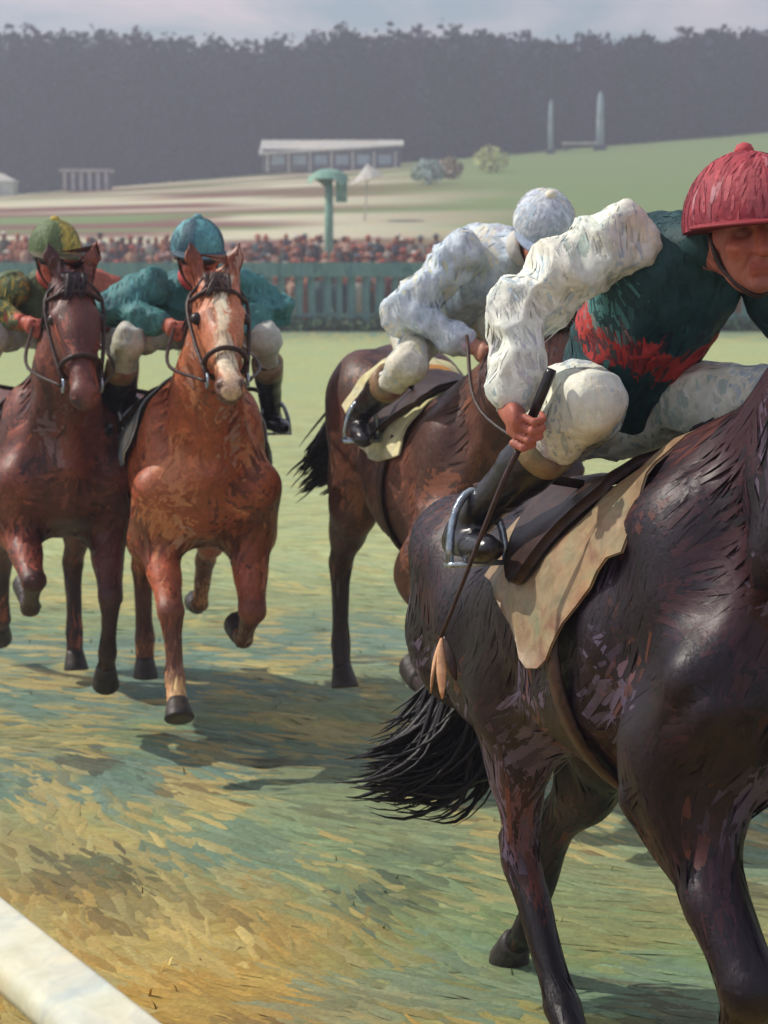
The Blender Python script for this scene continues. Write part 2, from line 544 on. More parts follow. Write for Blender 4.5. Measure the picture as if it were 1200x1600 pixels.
def build_ground():
    ys = np.concatenate([np.arange(-3, 1.6, 0.4), np.arange(1.6, 13, 0.055), np.geomspace(13, 420, 190), [800, 2500]])
    xs1 = np.arange(-3.2, 3.2, 0.06)
    gx = np.geomspace(3.2, 420, 90)
    xs = np.concatenate([[-2500, -900], -gx[::-1], xs1[1:], gx, [900, 2500]])
    X, Y = np.meshgrid(xs, ys, indexing='ij')
    Z = terrain(np.clip(X, -420, 420), np.clip(Y, -50, 420))
    near = np.clip(1 - (np.hypot(X, Y - 6) - 6) / 6, 0, 1)
    P = np.stack([X, Y, 0 * X], -1)
    Z = Z + near * (0.020 * (fbm(P * 2.4, 5, 3) - 0.5) + 0.022 * (fbm(P * np.array([7, 7, 1]), 6, 2) - 0.5))
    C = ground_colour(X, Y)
    nx, ny = X.shape
    i = np.arange(nx * ny).reshape(nx, ny)
    F = np.stack([i[:-1, :-1], i[1:, :-1], i[1:, 1:], i[:-1, 1:]], -1).reshape(-1, 4)
    ob = new_mesh('ground', np.stack([X, Y, Z], -1).reshape(-1, 3), F, M['ground'], None, True, C.reshape(-1, 3))
    ob['kind'] = 'structure'
    return ob
build_ground()

def ground_z(x, y):
    P = np.stack([x, y, 0 * x], -1)
    near = np.clip(1 - (np.hypot(x, y - 6) - 6) / 6, 0, 1)
    return near * (0.020 * (fbm(P * 2.4, 5, 3) - 0.5) + 0.022 * (fbm(P * np.array([7, 7, 1]), 6, 2) - 0.5))

def build_grass():
    g = np.random.default_rng(3)
    # broad flattened swathes of turf, then upright blades
    parts_v, parts_f, parts_c, off = [], [], [], 0
    def frustum(n, d0, d1, pw=1.0):
        d = d0 + (d1 - d0) * g.random(n) ** pw
        x = (g.random(n) - 0.5) * 2 * (0.24 * d + 0.5)
        return x, d
    # swathes
    n = 20000
    x, y = frustum(n, 2.3, 30, 1.9)
    ang = R(122) + g.normal(0, 0.18, n) + np.clip((y - 5) / 4, 0, 1) * .7 + 2.4 * (fbm(np.stack([x * 0.8, y * 0.8, 0 * x], -1), 71, 2) - 0.5)
    L = g.uniform(0.10, 0.42, n) * (0.55 + 0.07 * y); W = g.uniform(0.010, 0.036, n) * (0.55 + 0.07 * y)
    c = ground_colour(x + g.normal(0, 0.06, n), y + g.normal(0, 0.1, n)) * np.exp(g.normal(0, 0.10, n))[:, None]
    t = np.stack([np.cos(ang), np.sin(ang)], -1); s = np.stack([-t[:, 1], t[:, 0]], -1)
    bend = g.normal(0, 0.2, n)
    rows = []
    for u, ww, zz in ((-0.5, 0.4, -0.002), (-0.18, 1, 0.004), (0.2, 0.9, 0.005), (0.5, 0.1, 0.002)):
        px = x + t[:, 0] * u * L + s[:, 0] * bend * L * u * u
        py = y + t[:, 1] * u * L + s[:, 1] * bend * L * u * u
        for sg in (-1, 0, 1):
            vx = px + s[:, 0] * sg * ww * W; vy = py + s[:, 1] * sg * ww * W
            rows.append(np.stack([vx, vy, ground_z(vx, vy) + zz * (1.0 if sg == 0 else 0.25)], -1))
    vv = np.stack(rows, 1).reshape(-1, 3)
    o = (np.arange(n) * 12)[:, None]
    ff = np.concatenate([o + np.array([[r * 3 + a, r * 3 + a + 1, r * 3 + a + 4, r * 3 + a + 3]]) for r in range(3) for a in (0, 1)], 0)
    parts_v.append(vv); parts_f.append(ff); parts_c.append(np.repeat(c, 12, 0)); off += len(vv)
    # blades
    n = 500
    x, y = frustum(n, 2.3, 12, 1.2)
    clump = fbm(np.stack([x * 3, y * 3, 0 * x], -1), 81, 2)
    k = clump > 0.45
    x, y = x[k], y[k]; n = len(x)
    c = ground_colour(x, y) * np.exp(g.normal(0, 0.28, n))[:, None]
    a = g.uniform(0, 6.283, n); h = g.uniform(0.012, 0.038, n); lean = g.uniform(0.4, 1.6, n); wd = g.uniform(0.0025, 0.006, n)
    t = np.stack([np.cos(a), np.sin(a)], -1); s = np.stack([-t[:, 1], t[:, 0]], -1)
    z0 = ground_z(x, y)
    b0 = np.stack([x - s[:, 0] * wd, y - s[:, 1] * wd, z0 - 0.004], -1); b1 = np.stack([x + s[:, 0] * wd, y + s[:, 1] * wd, z0 - 0.004], -1)
    mx_ = x + t[:, 0] * h * lean * 0.4; my_ = y + t[:, 1] * h * lean * 0.4
    m0 = np.stack([mx_ - s[:, 0] * wd * .8, my_ - s[:, 1] * wd * .8, z0 + h * .65], -1); m1 = np.stack([mx_ + s[:, 0] * wd * .8, my_ + s[:, 1] * wd * .8, z0 + h * .65], -1)
    tp = np.stack([x + t[:, 0] * h * lean, y + t[:, 1] * h * lean, z0 + h], -1)
    vv = np.stack([b0, b1, m1, m0, tp], 1).reshape(-1, 3)
    o = (np.arange(n) * 5)[:, None] + off
    fq = (o + np.array([[0, 1, 2, 3]])).tolist(); ft = (o + np.array([[3, 2, 4]])).tolist()
    parts_v.append(vv); parts_c.append(np.repeat(c, 5, 0))
    ob = new_mesh('grass', np.vstack(parts_v), parts_f[0].tolist() + fq + ft, M['grass'], None, True, np.vstack(parts_c))
    tag(ob, 'short trampled grass in olive and straw swathes over the racecourse', 'grass', kind='stuff')
build_grass()

# ------------------------------------------------------------------ horses
_sec = np.array([  # x, centre z, half height, half width
    (-0.93, 1.27, .06, .05), (-0.86, 1.26, .21, .16), (-0.72, 1.27, .295, .245), (-0.52, 1.27, .315, .275), (-0.30, 1.255, .295, .262),
    (-0.10, 1.225, .30, .275), (0.10, 1.205, .325, .28), (0.30, 1.22, .365, .262), (0.45, 1.25, .38, .238),
    (0.60, 1.235, .32, .215), (0.72, 1.21, .235, .175), (0.81, 1.20, .08, .07)])
_secd = spline(_sec, 90)
def torso_sec(x):
    return [np.interp(x, _secd[:, 0], _secd[:, i]) for i in (1, 2, 3)]
def torso_fn(p):
    x = p[..., 0]
    zc, h, w_ = torso_sec(x)
    e = np.sqrt((p[..., 1] / w_) ** 2 + ((p[..., 2] - zc) / h) ** 2)
    d = (e - 1) * np.minimum(h, w_) * 0.85
    over = np.maximum(0, np.maximum(x - 0.81, -0.93 - x))
    return np.sqrt(np.maximum(d, 0) ** 2 + over ** 2) + np.minimum(d, 0)

def dirv(a, lat=0.0):
    a = R(a)
    return unit(V3(math.sin(a), lat, -math.cos(a)))

def hoof_mesh(top, d, parent):
    """truncated cone with a sloping toe and a flat sole, pointing along d"""
    d = unit(d); fwd = unit(V3(1, 0, 0) - d * d[0]) if abs(d[0]) < 0.97 else V3(0, 0, 1)
    fwd = unit(np.cross(np.cross(d, V3(math.cos(0.01), 0, 0) + V3(0, 0, 1) * 0.6 * (1 if d[0] > 0 else 0.6)), d)) if abs(d[0]) < 0.99 else fwd
    sd = np.cross(d, fwd)
    vs, fs, n = [], [], 14
    for (t, r, sh) in ((-.022, .040, 0), (0.0, .045, .0), (.035, .052, .012), (.075, .060, .026), (.082, .058, .027), (.079, .02, .02)):
        for k in range(n):
            a = 2 * math.pi * k / n
            vs.append(top + d * t + fwd * (r * math.cos(a) * 1.06 + sh) + sd * r * math.sin(a) * 0.94)
    for i in range(5):
        for k in range(n):
            fs.append([i * n + k, i * n + (k + 1) % n, (i + 1) * n + (k + 1) % n, (i + 1) * n + k])
    fs.append([k for k in range(n)][::-1]); fs.append([5 * n + k for k in range(n)])
    return new_mesh('hoof', np.array(vs), fs, M['hoof'], parent)

def strands(name, roots, paths_fn, n, parent, colour, seed, rad=0.006, segs=9):
    """a bundle of tapering locks"""
    g = np.random.default_rng(seed)
    b = MB()
    for i in range(n):
        pts = paths_fn(g, i / max(1, n - 1))
        r = rad * g.uniform(0.5, 1.5) * np.array([0.7] + [1.0] * (len(pts) - 4) + [0.8, 0.5, 0.12]) if len(pts) > 4 else rad
        c = np.asarray(colour) * math.exp(g.normal(0, 0.3))
        b.tube(pts, r, n=4, flat=1.8, col=c)
    return b.build(name, M['hair'], parent, usecol=True)

def horse(P):
    root = empty('racehorse', P['loc'], (0, -R(P.get('pitch', 0)), R(P['theta'] - 90)))
    h = P['h']
    F = Field((-1.42, -0.52, -0.12), (2.0, 0.52, 2.45), h)
    F.raw(torso_fn, (-1.0, -0.35, 0.8), (0.9, 0.35, 1.7), 0.03)
    # neck and head frame
    na, ha, yaw = R(P['neck']), R(P['head']), R(P.get('yaw', 0))
    nb = V3(0.52, 0, 1.36)
    nd = unit(V3(math.cos(na), math.sin(yaw) * 0.6, math.sin(na)))
    poll = nb + nd * 0.80 + V3(0, 0, 0.04)
    hs = unit(V3(-math.sin(yaw), math.cos(yaw), 0))
    fw = V3(math.cos(yaw), math.sin(yaw), 0)
    hd = unit(fw * math.cos(ha) - V3(0, 0, 1) * math.sin(ha))
    hn = unit(fw * math.sin(ha) + V3(0, 0, 1) * math.cos(ha))
    up = unit(np.cross(nd, hs)); up = up if up[2] > 0 else -up
    # neck: crest and windpipe lines
    F.cap(nb + V3(-.08, 0, .02), nb + nd * 0.40, .27, .165, k=.07, flat=.62, side=hs)
    F.cap(nb + nd * 0.30, poll - nd * 0.03, .175, .112, k=.05, flat=.66, side=hs)
    F.cap(V3(0.38, 0, 1.56), nb + nd * 0.45 + up * .10, .06, .055, k=.08, flat=.8, side=hs)
    F.cap(nb + V3(.13, 0, -.14), nb + nd * 0.66 - up * .05, .13, .07, k=.06, flat=.7, side=hs)
    for s in (-1, 1):   # brachiocephalic muscle and jugular groove
        F.cap(V3(.64, s * .12, 1.2), nb + nd * .6 - up * .01 + hs * s * .045, .062, .045, k=.05)
    # head
    F.cap(poll + hd * .02, poll + hd * .26, .100, .088, k=.04, flat=.84, side=hs, tag='face')
    F.cap(poll + hd * .24, poll + hd * .50, .084, .060, k=.03, flat=.74, side=hs, tag='face')
    Mh = np.stack([hd, hs, hn])
    for s in (-1, 1):
        F.ell(poll + hd * .20 - hn * .065 + hs * s * .035, (.135, .045, .098), k=.03, M3=Mh, tag='face')
        F.ell(poll + hd * .165 + hn * .040 + hs * s * .070, (.045, .022, .026), k=.022, M3=Mh, tag='face')   # brow
        F.cap(poll + hd * .24 + hn * .0 + hs * s * .058, poll + hd * .40 + hn * .0 + hs * s * .045, .016, .010, k=.02, tag='face')  # facial crest
        F.ell(poll + hd * .565 + hn * .022 + hs * s * .034, (.042, .026, .032), k=.018, M3=Mh, tag='muzzle')
    F.cap(poll + hd * .22 - hn * .10, poll + hd * .50 - hn * .055, .040, .030, k=.03, flat=.8, side=hs, tag='face')
    F.ell(poll + hd * .555 + hn * .0, (.062, .052, .058), k=.025, M3=Mh, tag='muzzle')
    F.ell(poll + hd * .545 - hn * .052, (.042, .036, .026), k=.012, M3=Mh, tag='muzzle')
    for s in (-1, 1):
        F.ell(poll + hd * .590 + hn * .030 + hs * s * .046, (.026, .016, .013), k=.008, M3=Mh, tag=None, sub=True)
    # ears
    for s in (-1, 1):
        er = poll - hd * .035 + hn * .060 + hs * s * .055
        ed = unit(-hd * P.get('earb', .55) + hn * .62 + hs * s * .20)
        F.cap(er, er + ed * .085, .030, .036, k=.02, flat=.55, side=hn, tag='coat')
        F.cap(er + ed * .08, er + ed * .175, .034, .007, k=.015, flat=.5, side=hn, tag='dark')
        F.cap(er + ed * .05 + hd * .022 + hn * .012, er + ed * .14 + hd * .018 + hn * .010, .018, .008, k=.008, tag=None, sub=True)
    hoofs = []
    # fore limbs
    for s, (a0, a1, a2, a3) in ((-1, P['fr']), (1, P['fl'])):
        sp = V3(.66, s * .165, 1.14)
        F.ell(V3(.50, s * .150, 1.33), (.14, .085, .25), k=.06, M3=np.array(Matrix.Rotation(R(-22), 3, 'Y')))          # shoulder blade
        el = sp + dirv(-52 + a0) * .27 + V3(0, s * .01, 0)
        F.cap(sp, el, .125, .115, k=.06)
        F.ell(V3(.60, s * .10, 1.10), (.13, .10, .13), k=.05)                        # breast
        kn = el + dirv(a1, -s * .05) * .42
        F.cap(el, el + (kn - el) * .55, .105, .066, k=.05, flat=.85)
        F.cap(el + (kn - el) * .05 + dirv(a1 + 90) * .045, el + (kn - el) * .55, .058, .04, k=.03)
        F.cap(el + (kn - el) * .5, kn, .063, .047, k=.03)
        F.ell(kn, (.052, .050, .058), k=.02, tag='leg')
        ft = kn + dirv(a2, -s * .02) * .29
        F.cap(kn, ft, .040, .031, k=.02, tag='leg')
        F.cap(kn + dirv(a2 - 90) * .022, ft + dirv(a2 - 90) * .016, .022, .022, k=.015, tag='leg')
        F.ell(ft, (.043, .040, .045), k=.02, tag='leg')
        F.cap(ft + dirv(a3 - 90) * .028, ft + dirv(a3 - 90) * .026 + dirv(a3) * .03, .024, .016, k=.015, tag='leg')
        pt = ft + dirv(a3) * .115
        F.cap(ft, pt, .034, .040, k=.02, tag=P.get('sock', 'leg') if s < 0 else 'leg')
        hoofs.append((pt, dirv(a3)))
    # hind limbs
    for s, (a0, a1, a2, a3) in ((-1, P['hr']), (1, P['hl'])):
        hp = V3(-.56, s * .12, 1.30)
        F.ell(V3(-.62, s * .135, 1.33), (.22, .135, .23), k=.06)
        st = hp + dirv(a0, s * .14) * .38
        F.cap(hp, st, .205, .130, k=.07, flat=.72)
        F.cap(V3(-.80, s * .12, 1.28), hp + (st - hp) * .9 + dirv(a0 - 90) * .16, .115, .085, k=.06, flat=.8)        # hamstrings
        hk = st + dirv(a1, -s * .05) * .43
        F.cap(st, st + (hk - st) * .5, .120, .082, k=.05, flat=.75)
        F.cap(st + (hk - st) * .25 + dirv(a1 - 90) * .05, st + (hk - st) * .6 + dirv(a1 - 90) * .02, .070, .050, k=.04, flat=.8)
        F.cap(st + (hk - st) * .45, hk, .080, .052, k=.03, flat=.8)
        F.cap(st + (hk - st) * .62 + dirv(a1 - 90) * .045, hk + dirv(a1 - 90) * .048, .018, .024, k=.02, tag='leg')
        F.ell(hk, (.058, .046, .062), k=.02, tag='leg')
        F.cap(hk + dirv(a1 - 90) * .05 - dirv(a2) * .03, hk + dirv(a2) * .06 + dirv(a2 - 90) * .02, .030, .026, k=.02, tag='leg')
        ft = hk + dirv(a2, -s * .01) * .37
        F.cap(hk, ft, .044, .034, k=.02, tag='leg')
        F.cap(hk + dirv(a2 - 90) * .022 + dirv(a2) * .05, ft + dirv(a2 - 90) * .016, .024, .022, k=.015, tag='leg')
        F.ell(ft, (.045, .042, .047), k=.02, tag='leg')
        pt = ft + dirv(a3) * .115
        F.cap(ft, pt, .035, .041, k=.02, tag='leg')
        hoofs.append((pt, dirv(a3)))
    v, q = F.surface()
    v = relax(v, q, 2, 0.5)
    nrm = vert_normals(v, q)
    mw_ = v + .10 * np.stack([fbm(v * 3 + 7 * i_, 70 + i_, 2) - .5 for i_ in range(3)], -1)
    mus = P.get('mus', .014) * (-.55 + 4.5 * np.abs(fbm(mw_ * np.array([4, 5, 3.2]) + P['seed'], 4, 2) - 0.5)) * np.clip((v[:, 2] - .55) / .3, .25, 1)
    # ribs show faintly behind the elbow
    rib = 0.0035 * np.sin(v[:, 0] * 62 + (v[:, 2] - 1.2) * 12) * np.exp(-((v[:, 0] - .02) / .25) ** 2 - ((v[:, 2] - 1.18) / .16) ** 2)
    v = v + nrm * (mus + rib)[:, None]
    nrm = vert_normals(v, q)
    T = P['cols']
    col = F.colour(v, T)
    n = fbm(v * np.array([3, 4, 4]) + P['seed'] * 3, 8, 3)
    n2 = fbm(v * np.array([6, 10, 8]) + P['seed'], 9, 2)
    col = col * (0.55 + 0.9 * n)[:, None]
    t2 = np.clip((n2 - .55) * 5, 0, 1)[:, None] * 0.6
    isleg = ((v[:, 2] < .72)[:, None])
    col = np.where(isleg, col, col * (1 - t2) + np.asarray(T['patch']) * t2)
    if P.get('blaze'):
        r = v - poll
        a, b_, c_ = r @ hd, r @ hs, r @ hn
        wv = 0.027 + 0.012 * (fbm(v * 22, 3, 2) - .3) + .008 * np.sin(a * 18)
        m = (c_ > .045 - .05 * a) & (np.abs(b_ - .008 * np.sin(a * 14)) < wv) & (a > .04) & (a < .62)
        col[m] = lin(236, 216, 186)
        m2 = (c_ > .0) & (np.abs(b_) < .03) & (a > .52) & (a < .64)
        col[m2] = lin(224, 196, 170)
    new_mesh('body', v, q, M['coat'], root, True, col)
    def flow(p):
        leg = (p[:, 2] < .95)[:, None]
        neck = (p[:, 0] > .75)[:, None]
        f = np.where(leg, V3(0, 0, -1), V3(-.85, 0, -.75))
        return np.where(neck & ~leg, V3(.55, 0, -.8), f)
    strokes('coat_brush_strokes', v, q, nrm, col, P['nst'], P['sl'], P['sw'], flow, root, M['brush_stroke'], P['pal'], .20, .0009, P['seed'],  # brush strokes; their palette paints highlights into the coat colour
            keep=lambda c: np.where(((c - poll) @ hd > .06) & ((c - poll) @ hn > -.2), .35, 1.0))
    for pt, d in hoofs:
        hoof_mesh(pt, d, root)
    # eyes
    for s in (-1, 1):
        b = MB(); c = poll + hd * .178 + hn * .030 + hs * s * .080
        ring = []
        for i in range(7):
            for k in range(10):
                th = math.pi * i / 6; ph = 2 * math.pi * k / 10
                ring.append(c + .026 * (math.cos(th) * hs + math.sin(th) * (math.cos(ph) * hd * 1.15 + math.sin(ph) * hn)))
        b.add(ring, [[i * 10 + k, i * 10 + (k + 1) % 10, (i + 1) * 10 + (k + 1) % 10, (i + 1) * 10 + k] for i in range(6) for k in range(10)])
        b.build('eye', M['lens'], root)
    # mane falls on the near side, forelock between the ears
    crest = spline([V3(.36, 0, 1.63), nb + nd * .18 + up * .235, nb + nd * .45 + up * .165, nb + nd * .66 + up * .135, poll - nd * .02 + up * .10], 60)
    def mane_path(g, u):
        c0 = crest[min(59, int(u * 59))] + g.normal(0, .008, 3)
        sd = P.get('mane_side', -1)
        ln = P.get('mane_len', .17) * g.uniform(.7, 1.3)
        back = -nd * P.get('mane_back', .10) * g.uniform(.3, 1.6)
        e = c0 + hs * sd * (.085 + g.normal(0, .015)) + back + V3(0, 0, -ln)
        m = c0 + hs * sd * .055 + back * .4 + up * .018 + V3(0, 0, -ln * .25)
        return spline([c0 - up * .02, c0 + hs * sd * .02 + up * .012, m, e], 8)
    strands('mane', None, mane_path, P.get('nmane', 240), root, T['hair'], P['seed'] + 5, P.get('rmane', .0055))
    def lock_path(g, u):
        c0 = poll + hn * .09 - hd * .03 + hs * g.normal(0, .02)
        return spline([c0, c0 + hn * .03 + hd * .05, c0 + hn * .012 + hd * (.11 + g.uniform(0, .06)) + hs * g.normal(0, .03)], 7)
    strands('forelock', None, lock_path, 26, root, T['hair'], P['seed'] + 6, .006)
    tp = [np.array(p_) for p_ in P['tail']]
    def tail_path(g, u):
        r1, r2 = g.normal(0, .018, 3), g.normal(0, .055, 3)
        L_ = g.uniform(.72, 1.05)
        pts = spline(tp, 14)
        m = max(6, int(14 * L_))
        k = np.linspace(0, 1, 14)[:, None]
        return (pts + r1 * (1 - k) + r2 * np.sin(k * 2.2) + .014 * np.sin(k * 9 + g.uniform(0, 6)) * V3(.3, 1, .4))[:m]
    strands('tail', None, tail_path, P.get('ntail', 320), root, T['hair'], P['seed'] + 7, P.get('rtail', .0075))
    # dock
    # ---- tack: bridle, saddle cloth, saddle, girth, stirrups
    def ringpts(c, ax1, ax2, r1, r2, n_=20):
        return [c + ax1 * r1 * math.cos(2 * math.pi * k / n_) + ax2 * r2 * math.sin(2 * math.pi * k / n_) for k in range(n_ + 1)]
    br = empty('bridle_anchor') if False else None
    b = MB()
    b.tube(ringpts(poll + hd * .40 - hn * .012, hs, hn, .074, .088), .011, n=6, flat=1, side=hd)                     # noseband
    for s in (-1, 1):
        b.tube(spline([poll - hd * .0 + hn * .098 + hs * s * .02, poll + hd * .05 + hn * .02 + hs * s * .102, poll + hd * .24 - hn * .01 + hs * s * .098, poll + hd * .47 - hn * .02 + hs * s * .068], 12), .008, n=6)
    b.tube(spline([poll + hd * .075 + hn * .03 - hs * .098, poll + hd * .085 + hn * .098 - hs * .04, poll + hd * .085 + hn * .098 + hs * .04, poll + hd * .075 + hn * .03 + hs * .098], 12), .010, n=6)
    bridle = b.build('bridle', M['tack'], root)
    for s in (-1, 1):
        b = MB(); b.tube(ringpts(poll + hd * .485 - hn * .022 + hs * s * .070, hd, hn, .028, .028, 14), .005, n=5, side=hs)
        b.build('bit_ring', M['steel'], bridle)
    for s, hand in ((-1, P['hand_r']), (1, P['hand_l'])):
        if hand is None: continue
        bitp = poll + hd * .485 - hn * .022 + hs * s * .078
        mid = (bitp + np.array(hand)) / 2 + hs * s * .075 + V3(0, 0, -.05)
        b = MB(); b.tube(spline([bitp, mid, np.array(hand)], 14), .007, n=6)
        b.build('rein', M['tack'], root)
    def drape(name, x0, x1, zlow, offs, mat, shape, thick=.006, fold=.006, seed=0, usecol=None):
        nx, nu = 18, 26
        vs, cs = [], []
        for lay in (1, 0):
            for i in range(nx):
                for j in range(nu):
                    u = j / (nu - 1) * 2 - 1
                    fx = i / (nx - 1)
                    x = x0 + (x1 - x0) * fx
                    phi = u * shape(fx)
                    zc, hh, ww = torso_sec(x)
                    o = offs + lay * thick + fold * math.sin(x * 40 + u * 9 + seed) * abs(u) + fold * .7 * math.sin(x * 23 - u * 17)
                    xx = x + .02 * math.sin(u * 5) * abs(u)
                    vs.append((xx, (ww + o) * math.sin(phi), zc + (hh + o) * math.cos(phi)))
        fs = []
        for lay in (0, 1):
            o = lay * nx * nu
            for i in range(nx - 1):
                for j in range(nu - 1):
                    f = [o + i * nu + j, o + (i + 1) * nu + j, o + (i + 1) * nu + j + 1, o + i * nu + j + 1]
                    fs.append(f if lay == 0 else f[::-1])
        N_ = nx * nu
        for i in range(nx - 1):
            for j in (0, nu - 1):
                fs.append([i * nu + j, (i + 1) * nu + j, N_ + (i + 1) * nu + j, N_ + i * nu + j])
        for j in range(nu - 1):
            for i in (0, nx - 1):
                fs.append([i * nu + j, i * nu + j + 1, N_ + i * nu + j + 1, N_ + i * nu + j])
        return new_mesh(name, np.array(vs), fs, mat, root)
    cl = drape('saddle_cloth', P.get('cloth_x0', -.26), P.get('cloth_x1', .30), 1.2, P.get('cloth_off', .006), P['cloth_mat'], P.get('cloth_shape', lambda f: 1.35 - .15 * abs(2 * f - 1) ** 3), seed=P['seed'])
    if P.get('cloth_stripe'):
        drape('stripe', -.30, -.20, 1.2, .022, P['cloth_stripe'], lambda f: 1.30, .004)
    drape('saddle', -.16, .24, 1.3, P.get('cloth_off', .006) + .016, M['tack'], lambda f: .62 + .55 * math.sin(math.pi * min(1, f * 1.05)) ** 2, .022, .002)
    b = MB(); zc, hh, ww = torso_sec(.20)
    b.tube([V3(.20, (ww + .012) * math.sin(a), zc + (hh + .012) * math.cos(a)) for a in np.linspace(1.0, 2 * math.pi - 1.0, 30)], .035, n=6, flat=.22, side=(1, 0, 0))
    b.build('girth', M['tack'], root)
    for s, f in ((-1, P['foot_r']), (1, P['foot_l'])):
        f = np.array(f)
        b = MB()
        b.tube(spline([V3(.05, s * .13, 1.555), V3(.045, s * .25, 1.575), f + V3(0.03, 0, .13)], 8), .012, n=6, flat=.35)
        stl = b.build('stirrup_leather', M['tack'], root)
        b = MB()
        arc = [f + V3(.03, s * .062 * math.cos(a), -.03 + .155 * math.sin(a)) for a in np.linspace(0, math.pi, 16)]
        b.tube(arc, .009, n=6)
        b.box(tuple(f + V3(.03, 0, -.036)), (.05, .135, .012))
        b.build('stirrup_iron', M['steel'], stl)
    # stand it on the turf
    pr = R(P.get('pitch', 0))
    low = min((-math.sin(-pr) * (pt[0] + d[0] * .08) + math.cos(pr) * (pt[2] + d[2] * .08 - .012)) for pt, d in hoofs)
    lift = float(np.clip(-low, P.get('minlift', -.10), .12)) + P.get('lift', 0)
    k_ = P.get('scale', 1.0)
    root.scale = (k_, k_, k_) if not isinstance(k_, tuple) else k_
    root.location.z = lift * (k_[2] if isinstance(k_, tuple) else k_)
    print('horse', P['label'][:20], 'lowest hoof', round(low, 3), 'tris', len(q) * 2)
    tag(root, P['label'], 'horse', 'racehorses galloping in the field')
    return root

# ------------------------------------------------------------------ riders
def hand_prims(F, wrist, d, n, g, tg='skin'):
    """palm, four curled fingers and a thumb closed round a bar that runs along g; d = forearm direction, n = palm side"""
    d, n, g = unit(d), unit(n), unit(g)
    pc = wrist + d * .055
    F.ell(pc, (.046, .022, .042), k=.012, M3=np.stack([d, n, g]), tag=tg)
    F.cap(wrist - d * .03, wrist + d * .02, .027, .026, k=.02, tag=tg)
    for i, (o, ln, r) in enumerate(((-.033, .95, .0090), (-.011, 1.08, .0096), (.011, 1.02, .0096), (.033, .88, .0086))):
        k0 = pc + d * .034 + g * o
        k1 = k0 + (d * .026 + n * .018) * ln
        k2 = k1 + (n * .026 - d * .008) * ln
        k3 = k2 + (-d * .024 + n * .000) * ln
        F.cap(k0, k1, r * 1.1, r, k=.003, tag=tg)
        F.cap(k1, k2, r, r * .95, k=.002, tag=tg)
        F.cap(k2, k3, r * .95, r * .8, k=.002, tag=tg)
    t0 = pc - d * .02 - g * .036 + n * .008
    t1 = t0 + d * .022 - g * .016 + n * .024
    t2 = t1 + d * .020 + g * .018 + n * .022
    F.cap(t0, t1, .0125, .0105, k=.008, tag=tg); F.cap(t1, t2, .0105, .008, k=.005, tag=tg)

